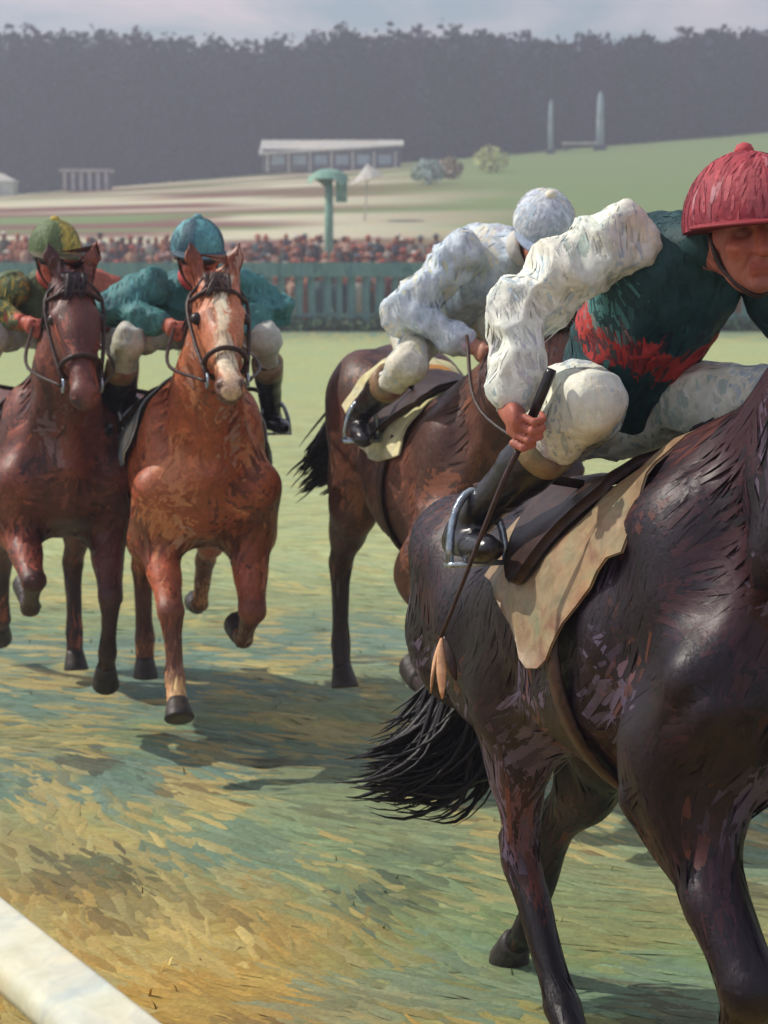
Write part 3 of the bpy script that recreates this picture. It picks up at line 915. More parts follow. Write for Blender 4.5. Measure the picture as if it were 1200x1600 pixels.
def jockey(P, hroot):
    root = empty('person', tuple(hroot.location), tuple(hroot.rotation_euler))
    h = P['h']
    J = dict(pelvis=V3(-.13, 0, 1.90), chest=V3(.20, 0, 2.12), neckb=V3(.37, 0, 2.21), head=V3(.50, 0, 2.30))
    J.update({k: np.array(v, float) for k, v in P.get('joints', {}).items()})
    for k in ('chest', 'neckb', 'head'):
        J[k] = J[k] + V3(0, 0, P.get('jdz', 0))
    knee = {s: V3(P.get('kneex', .44), s * P.get('kneew', .30), 1.80 + P.get('kneeup', 0)) for s in (-1, 1)}
    ank = {s: np.array(P['foot_r' if s < 0 else 'foot_l'], float) + V3(-.05, 0, .045) for s in (-1, 1)}
    toe = {s: ank[s] + V3(.165, s * .02, -.045) for s in (-1, 1)}
    hip = {s: J['pelvis'] + V3(0, s * .095, -.01) for s in (-1, 1)}
    sh = {s: J['chest'] + V3(.11, s * .185, .055) for s in (-1, 1)}
    if 'sh_r' in P: sh[-1] = np.array(P['sh_r'], float)
    elb = {-1: np.array(P['elb_r'], float), 1: np.array(P['elb_l'], float)}
    wri = {-1: np.array(P['wri_r'], float), 1: np.array(P['wri_l'], float)}
    yaw, pit = R(P.get('hyaw', 0)), R(P.get('hpit', 8))
    f = V3(math.cos(pit) * math.cos(yaw), math.cos(pit) * math.sin(yaw), -math.sin(pit))
    s_ = unit(V3(-math.sin(yaw), math.cos(yaw), 0))
    u = np.cross(f, s_)
    hc = J['head']
    Mh = np.stack([f, s_, u])
    allp = np.array([J['pelvis'], J['head'] + u * .12 + f * .1, J['head'] - f * .1] + [d_[s] for d_ in (knee, ank, toe, hip, sh, elb, wri) for s in (-1, 1)])
    lo, hi = allp.min(0) - .20, allp.max(0) + .20
    # --- body: one skin surface from crown to boots
    F = Field(lo, hi, P['hb'])
    F.cap(J['pelvis'], J['chest'], .095, .115, k=.04, flat=1.2, tag='skin')
    F.cap(J['chest'], J['neckb'], .10, .055, k=.04, tag='skin')
    F.cap(J['neckb'], hc - u * .06 - f * .01, .052, .050, k=.02, tag='skin')
    F.ell(hc, (.098, .076, .105), k=.02, M3=Mh, tag='skin')
    F.ell(hc + f * .030 - u * .055, (.072, .062, .075), k=.03, M3=Mh, tag='skin')       # jaw
    F.ell(hc + f * .080 - u * .112, (.022, .026, .018), k=.02, M3=Mh, tag='skin')       # chin
    F.cap(hc + f * .096 + u * .012, hc + f * .126 - u * .040, .010, .017, k=.010, tag='nose')
    F.cap(hc + f * .085 + u * .028 - s_ * .045, hc + f * .085 + u * .028 + s_ * .045, .013, .013, k=.015, tag='skin')
    for s in (-1, 1):
        F.ell(hc + f * .096 - u * .042 + s_ * s * .014, (.012, .010, .008), k=.006, M3=Mh, tag='nose')
        F.ell(hc + f * .070 - u * .030 + s_ * s * .046, (.028, .026, .022), k=.015, M3=Mh, tag='nose')     # cheekbones
        F.ell(hc + f * .086 + u * .004 + s_ * s * .034, (.016, .020, .013), k=.010, M3=Mh, tag=None, sub=True)
        F.ell(hc + f * .074 + u * .004 + s_ * s * .034, (.014, .015, .011), k=.003, M3=Mh, tag='eye')
        F.ell(hc - f * .005 - u * .012 + s_ * s * .078, (.026, .010, .034), k=.008, M3=Mh, tag='nose')       # ears
    F.cap(hc + f * .098 - u * .074 - s_ * .022, hc + f * .098 - u * .074 + s_ * .022, .008, .008, k=.006, tag='lip')
    F.cap(hc + f * .094 - u * .086 - s_ * .017, hc + f * .094 - u * .086 + s_ * .017, .008, .008, k=.006, tag='lip')
    F.cap(hc + f * .109 - u * .080 - s_ * .024, hc + f * .109 - u * .080 + s_ * .024, .0035, .0035, k=.004, tag=None, sub=True)
    for s in (-1, 1):
        F.cap(hc + f * .098 - u * .050 + s_ * s * .020, hc + f * .086 - u * .078 + s_ * s * .036, .006, .004, k=.008, tag=None, sub=True)
        F.cap(sh[s], elb[s], .045, .038, k=.03, tag='skin')
        F.cap(elb[s], wri[s], .036, .026, k=.02, tag='skin')
        F.cap(hip[s], knee[s], .072, .036, k=.02, tag='skin')
        F.cap(knee[s], ank[s], .036, .030, k=.02, tag='skin')
        F.cap(ank[s], toe[s] - V3(.03, 0, .004), .026, .016, k=.02, tag='skin')
        gd = P['grip_r'] if s < 0 else P['grip_l']
        hand_prims(F, wri[s], *gd, tg='hand')
    F.ell(hc - f * .028 + u * .02, (.085, .082, .085), k=.015, M3=Mh, tag='hairc')
    v, q = F.surface(); v = relax(v, q, 1, .4)
    sk = P['skin']
    T = dict(skin=sk, nose=sk * V3(1.12, .9, .85), lip=sk * V3(.92, .62, .58), eye=V3(.02, .015, .015), hand=P.get('handc', sk), hairc=lin(52, 38, 34))
    col = F.colour(v, T, .005) * (.75 + .5 * fbm(v * 22, 5, 2))[:, None]
    new_mesh('body', v, q, M['skin'], root, True, col)
    # --- clothing
    def cloth(name, fill, cfun, ns, sl=.05, sw=.012, pal=(), fold=.016, fscale=(8, 8, 8), seed=0, parent=root, mat=None, hh=None):
        G = Field(lo, hi, hh or h)
        fill(G)
        v, q = G.surface(); v = relax(v, q, 2, .5)
        nr = vert_normals(v, q)
        wv = v + .05 * np.stack([fbm(v * 6 + 9 * i_, 60 + i_, 2) - .5 for i_ in range(3)], -1)
        rid = np.abs(fbm(wv * np.array(fscale) + P['seed'] + seed, 2 + seed, 2) - .5) * 4
        rid2 = np.abs(fbm(wv * np.array(fscale) * np.array([2.6, 2.6, 1.6]) + 5 + seed, 22 + seed, 2) - .5) * 4
        v = v + nr * (fold * (.55 - np.minimum(rid, 1.2)) + .45 * fold * (.4 - np.minimum(rid2, 1.)))[:, None]
        nr = vert_normals(v, q)
        c = cfun(v) * (.86 + .28 * fbm(v * 16 + seed, 7, 2))[:, None]
        ob = new_mesh(name, v, q, mat or M['cloth'], parent, True, c)
        if ns:
            dirs = unit(V3(.3, .1, -1))
            st = strokes('silk_brush_strokes' if mat is None else 'scuffs', v, q, nr, c, ns, sl, sw, lambda p: np.broadcast_to(dirs, p.shape), ob, mat or M['cloth'], pal, .14, .0008, P['seed'] + seed)  # brush strokes whose colours imitate light and shade on the silk
        return ob
    def fill_jacket(G):
        G.cap(J['pelvis'] + V3(.02, 0, .02), J['chest'], .128, .140, k=.05, flat=1.22)
        G.cap(J['chest'], J['neckb'], .135, .062, k=.05, flat=1.1)
        for s in (-1, 1):
            G.ell(sh[s] + V3(-.02, -s * .02, 0), (.062, .056, .058), k=.05)
        G.ell(J['chest'] + V3(-.10, 0, .07), (.16, .13, .08), k=.05)      # billowing back
    cj = P['jacket']
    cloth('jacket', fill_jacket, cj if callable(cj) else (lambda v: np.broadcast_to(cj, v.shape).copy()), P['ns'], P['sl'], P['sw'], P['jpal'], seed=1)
    for s, cs in ((-1, P['sleeve_r']), (1, P['sleeve_l'])):
        def fill_sleeve(G):
            G.ell(sh[s], (.078, .075, .075), k=.04)
            mid = (sh[s] + elb[s]) / 2
            G.cap(sh[s], elb[s], .073, .066, k=.04)
            G.ell(mid + V3(-.01, s * .01, .0), (.078, .076, .078), k=.05)
            G.cap(elb[s], elb[s] + (wri[s] - elb[s]) * .82, .066, .045, k=.03)
            G.cap(elb[s] + (wri[s] - elb[s]) * .55, elb[s] + (wri[s] - elb[s]) * .9, .054, .036, k=.02)
        base, pal = cs
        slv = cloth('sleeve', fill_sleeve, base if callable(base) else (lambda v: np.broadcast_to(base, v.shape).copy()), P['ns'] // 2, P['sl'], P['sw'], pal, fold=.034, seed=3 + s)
        d = unit(wri[s] - elb[s]); e = elb[s] + (wri[s] - elb[s]) * .88
        b = MB(); b.tube([e, e + d * .035], [.036, .034], n=14, col=P['cuff']); b.build('cuff', M['cloth'], slv, usecol=True)
    def fill_breeches(G):
        G.ell(J['pelvis'] + V3(-.02, 0, -.02), (.125, .155, .125), k=.05)
        for s in (-1, 1):
            G.cap(hip[s] + V3(-.02, s * .01, 0), hip[s] + (knee[s] - hip[s]) * .6, .112, .092, k=.05)
            G.cap(hip[s] + (knee[s] - hip[s]) * .5, knee[s], .096, .060, k=.04)
            G.cap(knee[s], knee[s] + (ank[s] - knee[s]) * .34, .066, .060, k=.04)
    cloth('breeches', fill_breeches, lambda v: np.broadcast_to(P['breeches'], v.shape).copy(), P['ns'], P['sl'] * 1.2, P['sw'] * 1.1, P['bpal'], fold=.015, fscale=(6, 8, 9), seed=8)
    for s in (-1, 1):
        def fill_boot(G):
            k1 = knee[s] + (ank[s] - knee[s]) * .36
            G.cap(k1, knee[s] + (ank[s] - knee[s]) * .5, .064, .060, k=.03)
            G.cap(knee[s] + (ank[s] - knee[s]) * .45, ank[s], .061, .044, k=.03)
            G.cap(ank[s] + V3(-.035, 0, -.03), toe[s] + V3(.02, 0, -.004), .038, .030, k=.03, flat=1.15)
            G.cap(toe[s] + V3(-.04, 0, 0), toe[s] + V3(.045, 0, -.004), .036, .026, k=.02, flat=1.2)
        bt = cloth('boot', fill_boot, lambda v: np.broadcast_to(lin(24, 20, 28), v.shape).copy(), 0, fold=.005, seed=12 + s, mat=M['leather'])
        k0 = knee[s] + (ank[s] - knee[s]) * .30; k1 = knee[s] + (ank[s] - knee[s]) * max(.40, P.get('boottop', .44))
        b = MB(); b.tube([k0 - (k1 - k0) * .02, k0, k0 * .5 + k1 * .5, k1, k1 + (k1 - k0) * .02], [.060, .0735, .0725, .070 if P.get('boottop', .34) < .5 else .063, .050], n=22)
        b.build('boot_top', M['tan'], bt)
    # collar / neck scarf
    b = MB(); c0 = J['neckb'] + V3(.02, 0, .015); ax = unit(hc - J['neckb'])
    b.tube([c0 - ax * .02, c0, c0 + ax * .04, c0 + ax * .05], [.072, .080, .072, .060], n=16, col=P['collar'])
    b.build('collar', M['cloth'], root, usecol=True)
    # helmet: gored silk cap over a skull cap, with a peak and a button
    vs, cs, fs = [], [], []
    nph, nth = 48, 16
    c0 = hc + u * P.get('capu', .048) - f * .014
    for i in range(nth + 1):
        th = (math.pi / 2 + .12) * i / nth
        for k in range(nph):
            ph = 2 * math.pi * k / nph
            seam = 1 - .045 * math.exp(-(math.sin(ph * 3) / .16) ** 2) * math.sin(th)
            r = V3(.132, .118, .128) * P.get('capk', 1) * (seam + .012 * math.sin(ph * 5 + P['seed']) * math.sin(th))
            p = c0 + f * r[0] * math.sin(th) * math.cos(ph) + s_ * r[1] * math.sin(th) * math.sin(ph) + u * r[2] * math.cos(th)
            vs.append(p); cs.append(P['capf'](ph, th))
    for i in range(nth):
        for k in range(nph):
            fs.append([i * nph + k, (i + 1) * nph + k, (i + 1) * nph + (k + 1) % nph, i * nph + (k + 1) % nph])
    fs.append([nth * nph + k for k in range(nph)])
    cap = new_mesh('helmet', np.array(vs), fs, M['cloth'], root, True, np.array(cs))
    hv, hq = np.array(vs), np.array([x for x in fs[:-1]])
    strokes('silk_brush_strokes', hv, hq, vert_normals(hv, hq), np.array(cs), P['ns'] // 3, P['sl'] * .8, P['sw'] * .8, lambda p: np.broadcast_to(-u, p.shape), cap, M['cloth'], P['cpal'], .16, .0015, P['seed'] + 40)  # brush strokes over the cap silk
    b = MB()
    n_ = 15
    vs2 = []
    for lay in (0, 1):
        for i in range(4):
            for k in range(n_):
                a = R(-72 + 144 * k / (n_ - 1))
                ext = P.get('peakk', 1) * [0, .022, .042, .055][i] * math.cos(a * 1.05) ** .6
                rr = V3(.131 + ext, .117 + ext * .5, 0) * P.get('capk', 1)
                vs2.append(c0 + f * rr[0] * math.cos(a) + s_ * rr[1] * math.sin(a) - u * (.008 + .3 * ext + lay * .006))
    f2 = []
    for lay in (0, 1):
        for i in range(3):
            for k in range(n_ - 1):
                o = lay * 4 * n_ + i * n_ + k
                q4 = [o, o + n_, o + n_ + 1, o + 1]
                f2.append(q4 if lay == 0 else q4[::-1])
    for k in range(n_ - 1):
        o = 3 * n_ + k; f2.append([o, o + 4 * n_, o + 4 * n_ + 1, o + 1])
    b.add(vs2, f2, P['peak']); b.build('peak', M['cloth'], cap, usecol=True)
    b = MB(); b.tube([*[c0 + u * (e_ * P.get('capk', 1)) for e_ in (.122, .130, .140, .144)]], [.020, .022, .016, .004], n=10, col=P['button'])
    b.build('button', M['cloth'], cap, usecol=True)
    # goggles, strap and chin strap
    gc = hc + u * (.006 if P.get('goggles', True) else .075)
    b = MB()
    if P.get('goggles', True):
        b.tube([gc + f * (.114 * math.cos(a)) + s_ * (.096 * math.sin(a)) for a in np.linspace(-1.05, 1.05, 15)], [.010] + [.021] * 4 + [.022] * 5 + [.021] * 4 + [.010], n=10, flat=.55, side=u)
        gg = b.build('goggles', M['lens'], root)
        b = MB(); b.tube([gc + f * (.112 * math.cos(a)) + s_ * (.104 * math.sin(a)) for a in np.linspace(1.0, 2 * math.pi - 1.0, 20)], .010, n=6, flat=.4, side=u)
        b.build('strap', M['tack'], gg)
    b = MB(); b.tube(spline([hc + s_ * .088 + u * .01, hc + s_ * .070 + f * .03 - u * .07, hc + f * .06 - u * .135, hc - s_ * .070 + f * .03 - u * .07, hc - s_ * .088 + u * .01], 18), .007, n=6)
    b.build('chin_strap', M['tack'], root)
    tag(root, P['label'], 'person', 'jockeys riding in the race')
    return root

# ------------------------------------------------------------------ the field of runners
def foot(s, ky=1.0, kz=1.0): return (.08, s * .335 * ky, 1.40 * kz)
HANDR, HANDL = (.55, -.10, 1.85), (.55, .10, 1.85)
def coat(base, dark, leg, muzzle, hair, patch, sock=None, face=None):
    return dict(coat=base, dark=dark, leg=leg, muzzle=muzzle, hair=hair, patch=patch, face=base if face is None else face, sock=leg if sock is None else sock)

RUN = {}
RUN['bay_dark'] = horse(dict(
    loc=(.70, 4.46, 0), theta=20, pitch=9, scale=(1.10, 1.19, 1.10), minlift=-.15, h=.0125, seed=1, mus=.034, neck=32, head=46, yaw=-6,
    fr=(10, 32, -34, -70), fl=(25, 80, -20, -50), hr=(58, -16, 30, 45), hl=(4, -52, -34, -60),
    cols=coat(lin(24, 13, 27), lin(15, 10, 20), lin(19, 12, 22), lin(28, 21, 27), lin(18, 14, 20), lin(48, 24, 34)),
    pal=((lin(70, 32, 42), .28, .55), (lin(14, 10, 22), .28, .6), (lin(120, 106, 136), .13, .5), (lin(116, 60, 46), .08, .5)),  # lilac and rust strokes paint broken highlights onto the coat
    nst=15000, sl=.15, sw=.019,
    tail=[(-.84, 0, 1.40), (-.92, 0, 1.22), (-.95, -.01, 1.02), (-.97, -.06, .90), (-.98, -.15, .84), (-.99, -.26, .84)], ntail=800, rtail=.0055,
    hand_r=None, hand_l=tuple(np.array(HANDL) / 1.10), foot_r=(-.07, -.335, 1.43), foot_l=(-.07, .335, 1.43), cloth_mat=M['tan'],
    cloth_x0=-.20, cloth_x1=.44, cloth_off=.018, cloth_shape=lambda f: 1.16 + .52 * math.exp(-((f - .50) / .26) ** 2), mane_side=-1, mane_len=.2, nmane=520, rmane=.0042,
    label='near-black bay racehorse, largest and nearest, head cut by the edge'))
RUN['brown'] = horse(dict(
    loc=(.17, 8.05, 0), theta=17, pitch=-9, lift=.19, scale=(1.0, 1.12, 1.04), h=.018, seed=2, neck=50, head=58, yaw=0,
    fr=(10, 38, -60, -90), fl=(20, 60, 40, 50), hr=(2, -38, 6, 25), hl=(36, -20, 20, 40),
    cols=coat(lin(92, 58, 50), lin(30, 24, 30), lin(48, 36, 40), lin(40, 32, 36), lin(30, 24, 30), lin(130, 84, 66)),
    pal=((lin(150, 92, 68), .20, .65), (lin(36, 26, 34), .30, .65), (lin(124, 114, 122), .06, .5)),
    nst=6000, sl=.19, sw=.026,
    tail=[(-.85, 0, 1.42), (-.96, -.02, 1.33), (-1.01, -.06, 1.16), (-1.03, -.14, 1.0), (-1.05, -.24, .9)],
    hand_r=HANDR, hand_l=HANDL, foot_r=foot(-1), foot_l=foot(1),
    cloth_x0=-.42, cloth_off=.014, cloth_mat=mat_paint('pale_yellow_cloth', [lin(205, 196, 140), lin(222, 214, 170), lin(190, 196, 176)], scale=6, rough=.7, bump_scale=24),
    cloth_stripe=mat_paint('orange_braid', [lin(196, 128, 60), lin(214, 160, 90)], scale=9, rough=.7),
    label='dark brown racehorse with pale yellow saddle cloth, second from the right'))
RUN['chestnut'] = horse(dict(
    loc=(-.89, 8.85, 0), theta=12, pitch=4, minlift=0, lift=.02, scale=(1.0, 1.15, 1.0), h=.016, seed=3, neck=44, head=44, yaw=0, blaze=True, sock='sock',
    fr=(14, 44, 10, 34), fl=(10, 38, -58, -95), hr=(30, -50, -2, -5), hl=(-6, -58, -45, -80),
    cols=coat(lin(172, 90, 60), lin(84, 50, 44), lin(104, 62, 50), lin(110, 84, 80), lin(64, 42, 38), lin(206, 130, 92), sock=lin(214, 168, 120), face=lin(198, 120, 84)),
    pal=((lin(226, 150, 106), .26, .75), (lin(70, 38, 40), .30, .7), (lin(206, 168, 156), .08, .6)),  # pale orange strokes paint highlights onto the chestnut
    nst=6500, sl=.19, sw=.025,
    tail=[(-.86, 0, 1.42), (-1.04, .03, 1.3), (-1.16, .1, 1.1), (-1.2, .2, .9)],
    hand_r=HANDR, hand_l=HANDL, foot_r=foot(-1), foot_l=foot(1),
    cloth_x0=-.30, cloth_x1=.40, cloth_off=.03, cloth_shape=lambda f: 1.55 - .2 * abs(2 * f - 1) ** 3,
    cloth_mat=mat_paint('blue_white_cloth', [lin(120, 150, 172), lin(190, 200, 205), lin(214, 206, 190)], scale=6, rough=.7, bump_scale=24),
    label='bright chestnut racehorse with white blaze, head-on, second from the left'))
RUN['liver'] = horse(dict(
    loc=(-1.60, 9.2, 0), theta=16, pitch=4, minlift=0, lift=.02, scale=(1.0, 1.15, 1.0), h=.018, seed=4, neck=45, head=54, yaw=0,
    fr=(14, 58, -60, -110), fl=(10, 38, -22, -40), hr=(4, -50, -30, -60), hl=(30, -42, 0, 5),
    cols=coat(lin(104, 58, 52), lin(48, 32, 36), lin(62, 42, 44), lin(70, 50, 52), lin(44, 30, 34), lin(156, 88, 72)),
    pal=((lin(186, 102, 82), .22, .7), (lin(48, 28, 36), .30, .65), (lin(150, 126, 132), .06, .5)),
    nst=5500, sl=.19, sw=.026,
    tail=[(-.86, 0, 1.42), (-1.04, -.03, 1.3), (-1.16, -.1, 1.1), (-1.2, -.2, .9)],
    hand_r=HANDR, hand_l=HANDL, foot_r=foot(-1), foot_l=foot(1),
    cloth_mat=mat_paint('white_cloth', [lin(170, 190, 200), lin(214, 212, 204)], scale=6, rough=.7, bump_scale=24),
    label='reddish liver brown racehorse farthest left in the field'))

REIN = lambda s: ((.9, -s * .35, -.25), (0, -s * 1, -.1), (.2, 0, 1))
std = dict(elb_r=(.30, -.38, 1.93), elb_l=(.30, .38, 1.93), wri_r=(.49, -.15, 1.86), wri_l=(.49, .15, 1.86), grip_r=REIN(-1), grip_l=REIN(1),
           foot_r=foot(-1), foot_l=foot(1))
def solid(c): return lambda ph, th: c
SK = lin(186, 128, 106)
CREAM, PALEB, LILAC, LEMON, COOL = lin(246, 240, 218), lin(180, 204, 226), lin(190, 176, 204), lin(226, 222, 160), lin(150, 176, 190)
TEALD, TEALL, REDD = lin(36, 72, 76), lin(96, 158, 156), lin(190, 62, 60)
WHITEPAL = ((CREAM, .30, .8), (PALEB, .22, .7), (LEMON, .08, .6), (LILAC, .07, .6), (COOL, .10, .6), (lin(158, 194, 186), .09, .55))  # cream paints lit silk; pale blue and mint paint its shadows
def jacket1(v):
    c = np.broadcast_to(TEALD, v.shape).copy()
    band = np.abs((v[:, 0] - .16) + (v[:, 2] - 2.0) * .6 + .02 * np.sin(v[:, 1] * 30)) < .055
    c[band] = REDD
    return c
J1 = dict(std); J1.update(
    foot_r=tuple(np.array((-.07, -.335, 1.43)) * np.array((1.10, 1.19, 1.10))), foot_l=tuple(np.array((-.07, .335, 1.43)) * np.array((1.10, 1.19, 1.10))),
    h=.0085, hb=.0046, seed=1, ns=1500, sl=.085, sw=.012, skin=lin(178, 108, 90), handc=lin(184, 108, 92),
    elb_r=(.20, -.36, 2.11), wri_r=(.25, -.42, 1.885), grip_r=((.75, -.15, -.6), (.3, .9, .1), (.5, .25, .8)), sh_r=(.28, -.14, 2.265),
    jacket=jacket1, jpal=((TEALL, .18, .6), (lin(24, 40, 54), .3, .7)),
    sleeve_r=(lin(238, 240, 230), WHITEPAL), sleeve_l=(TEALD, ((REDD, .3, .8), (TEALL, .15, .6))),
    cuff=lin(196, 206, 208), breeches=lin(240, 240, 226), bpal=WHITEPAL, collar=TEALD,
    capf=lambda ph, th: lin(172, 66, 78) * (1.0 if math.sin(ph * 3) > 0 else .88), cpal=((lin(204, 108, 112), .25, .6), (lin(124, 40, 56), .25, .6), (lin(214, 170, 176), .05, .5)),
    peakk=.55, capu=.034, peak=lin(150, 52, 60), button=lin(190, 80, 88), hyaw=-16, hpit=4, boottop=.20, joints=dict(pelvis=(-.11, 0, 1.92), chest=(.20, .04, 2.19), neckb=(.38, .05, 2.24), head=(.54, .05, 2.23)), capk=1.22, kneeup=.09, kneew=.25, kneex=.32, goggles=False,
    label='jockey in red helmet and dark teal silks with a puffed white sleeve, holding a whip')
j1 = jockey(J1, RUN['bay_dark'])
J2 = dict(std); J2.update(foot_r=foot(-1, 1.12, 1.04), foot_l=foot(1, 1.12, 1.04),
    h=.011, hb=.009, seed=2, ns=1300, sl=.10, sw=.016, skin=SK,
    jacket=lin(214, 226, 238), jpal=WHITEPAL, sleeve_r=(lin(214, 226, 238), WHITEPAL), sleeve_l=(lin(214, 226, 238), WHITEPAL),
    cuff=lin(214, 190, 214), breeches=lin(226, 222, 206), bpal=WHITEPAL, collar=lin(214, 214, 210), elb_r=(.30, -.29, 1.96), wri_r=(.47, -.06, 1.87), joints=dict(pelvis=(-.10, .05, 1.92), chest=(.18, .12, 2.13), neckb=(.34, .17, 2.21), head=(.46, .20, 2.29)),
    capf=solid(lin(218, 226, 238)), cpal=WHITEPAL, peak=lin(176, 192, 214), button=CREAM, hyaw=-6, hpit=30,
    label='jockey in all white and pale blue silks and white cap, crouched low')
j2 = jockey(J2, RUN['brown'])
J3 = dict(std); J3.update(foot_r=foot(-1, 1.15), foot_l=foot(1, 1.15),
    h=.011, hb=.009, jdz=-.15, seed=3, ns=1100, sl=.10, sw=.016, skin=lin(190, 110, 92),
    jacket=lin(66, 122, 126), jpal=((TEALL, .25, .7), (lin(40, 66, 80), .25, .7)), sleeve_r=(lin(78, 136, 138), ((TEALL, .25, .7), (lin(40, 66, 80), .2, .7))),
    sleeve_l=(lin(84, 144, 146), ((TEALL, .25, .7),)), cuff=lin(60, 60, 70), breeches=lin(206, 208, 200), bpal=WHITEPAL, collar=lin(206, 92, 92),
    capf=lambda ph, th: lin(98, 158, 166) if math.sin(ph * 3 + .4) > -.3 else lin(62, 96, 112), cpal=((lin(130, 190, 194), .3, .7), (lin(60, 90, 108), .2, .7)),
    peak=lin(66, 92, 108), button=lin(110, 160, 168), hyaw=0, hpit=14,
    label='jockey in teal cap and teal silks with red collar behind the white-blazed head')
j3 = jockey(J3, RUN['chestnut'])
YEL, MOSS = lin(206, 182, 88), lin(104, 122, 84)
J4 = dict(std); J4.update(foot_r=foot(-1, 1.15), foot_l=foot(1, 1.15),
    h=.011, hb=.009, jdz=-.15, seed=4, ns=1100, sl=.10, sw=.016, skin=lin(186, 100, 84),
    jacket=lin(96, 112, 84), jpal=((YEL, .2, .8), (lin(60, 70, 60), .2, .7)), sleeve_r=(lin(104, 120, 88), ((YEL, .25, .8), (lin(196, 104, 84), .2, .8))),
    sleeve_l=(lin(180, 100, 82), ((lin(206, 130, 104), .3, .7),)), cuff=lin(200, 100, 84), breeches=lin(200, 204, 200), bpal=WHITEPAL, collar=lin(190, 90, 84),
    capf=lambda ph, th: YEL if 0.2 < (ph % (2 * math.pi)) < 1.6 else MOSS, cpal=((lin(140, 150, 110), .2, .6), (lin(80, 84, 64), .2, .7)),
    peak=lin(88, 84, 60), button=YEL, hyaw=0, hpit=14,
    label='jockey in moss green and yellow cap farthest left in the field')
j4 = jockey(J4, RUN['liver'])

def whip():
    bpy.context.view_layer.update()
    mw = np.array(j1.matrix_world)
    to = lambda p: mw[:3, :3] @ np.array(p) + mw[:3, 3]
    g = V3(.305, -.395, 1.857)
    tip = V3(.12, -.57, 1.37)
    a = g - unit(tip - g) * .12
    ax = unit(tip - a)
    base = to(tip)
    root = empty('whip', tuple(base))
    loc = lambda pts: [to(p) - base for p in pts]
    b = MB(); b.tube(loc([a, a + ax * .01, a + ax * .2]), [.011, .013, .010], n=10); b.build('handle', M['leather'], root)
    b = MB(); b.tube(loc(spline([a + ax * .19, (a + tip) / 2 + V3(.01, 0, .02), tip], 12)), np.linspace(.008, .0045, 12), n=8); b.build('shaft', M['tack'], root)
    for k, (o, c) in enumerate(((V3(-.035, -.02, -.13), 'flap'), (V3(.012, -.01, -.14), 'flap'), (V3(.03, .02, -.10), 'tack'))):
        b = MB(); b.tube(loc(spline([tip - ax * .01, tip + o * .45 + V3(-.012 + .012 * k, 0, 0), tip + o], 9)), [.004, .006, .009, .011, .012, .012, .010, .007, .002], n=8, flat=.35)
        b.build('leather_flap', M[c], root)
    tag(root, 'thin dark whip with tan leather flaps hanging beside the near-black horse', 'whip')
whip()

# ------------------------------------------------------------------ running rail, lower left
def rail():
    z = 1.08
    a = cam_point(-30, 1447, z); b_ = cam_point(150, 1601, z)
    d = unit(b_ - a); d[2] = 0; d = unit(d)
    sd = V3(d[1], -d[0], 0)          # away from the track
    if sd[0] > 0: sd = -sd
    near = a + d * 1.6; farp = a - d * 26
    root = empty('running_rail', (float(a[0]), float(a[1]), 0))
    base = V3(a[0], a[1], 0)
    prof = []
    for k in range(20):              # rounded, slightly drooping plastic rail section
        t = 2 * math.pi * k / 20
        prof.append((.052 * math.copysign(abs(math.cos(t)) ** .45, math.cos(t)), .022 * math.copysign(abs(math.sin(t)) ** .45, math.sin(t)) - .35 * (.052 * math.cos(t))))
    L = float(np.linalg.norm(near - farp)); n = 60
    vs, fs = [], []
    for i in range(n + 1):
        c = farp + d * L * i / n
        wob = .002 * math.sin(i * 1.7)
        for (px_, pz_) in prof:
            vs.append(c - base + sd * (px_ + wob) + V3(0, 0, pz_))
    m = len(prof)
    for i in range(n):
        for k in range(m):
            fs.append([i * m + k, i * m + (k + 1) % m, (i + 1) * m + (k + 1) % m, (i + 1) * m + k])
    fs.append(list(range(m))[::-1]); fs.append([n * m + k for k in range(m)])
    new_mesh('top_rail', np.array(vs), fs, M['rail'], root)
    b = MB()
    p0, p1 = farp - base + sd * .075 + V3(0, 0, -.075), near - base + sd * .075 + V3(0, 0, -.075)
    b.tube([p0, (p0 + p1) / 2, p1], .012, n=8); b.build('lower_lip', M['rail'], root)
    for i in range(14):
        c = near - d * (.75 + i * 2.0) - base
        b = MB()
        b.tube(spline([c + V3(0, 0, -.03), c + sd * .16 + V3(0, 0, -.10), c + sd * .38 + V3(0, 0, -.5), c + sd * .52 + V3(0, 0, -1.16)], 10), .032, n=10)
        b.build('post', M['rail'], root)
    tag(root, 'white running rail crossing the lower left corner', 'rail')
    # blue-grey sheet added under the rail, its colour standing in for shade
    b = MB()
    ny, nxx = 60, 10
    vs, fs = [], []
    g = np.random.default_rng(5)
    for i in range(ny + 1):
        for k in range(nxx + 1):
            c = farp - base + d * L * i / ny + sd * (.28 + 1.3 * k / nxx)
            vs.append(c + V3(0, 0, .03 + .05 * fbm(np.array([[i * .7, k * .8, 1.]]), 3, 2)[0]))
    for i in range(ny):
        for k in range(nxx):
            q = [i * (nxx + 1) + k, i * (nxx + 1) + k + 1, (i + 1) * (nxx + 1) + k + 1, (i + 1) * (nxx + 1) + k]
            fs.append(q)
    ob = new_mesh('under_rail_shade', np.array(vs) + base, fs, M['rail_shade'])
    ob['kind'] = 'structure'
rail()

# ------------------------------------------------------------------ far side: picket fence, crowd, posts, stands, wood
def tz(x, y): return float(terrain(x, y))

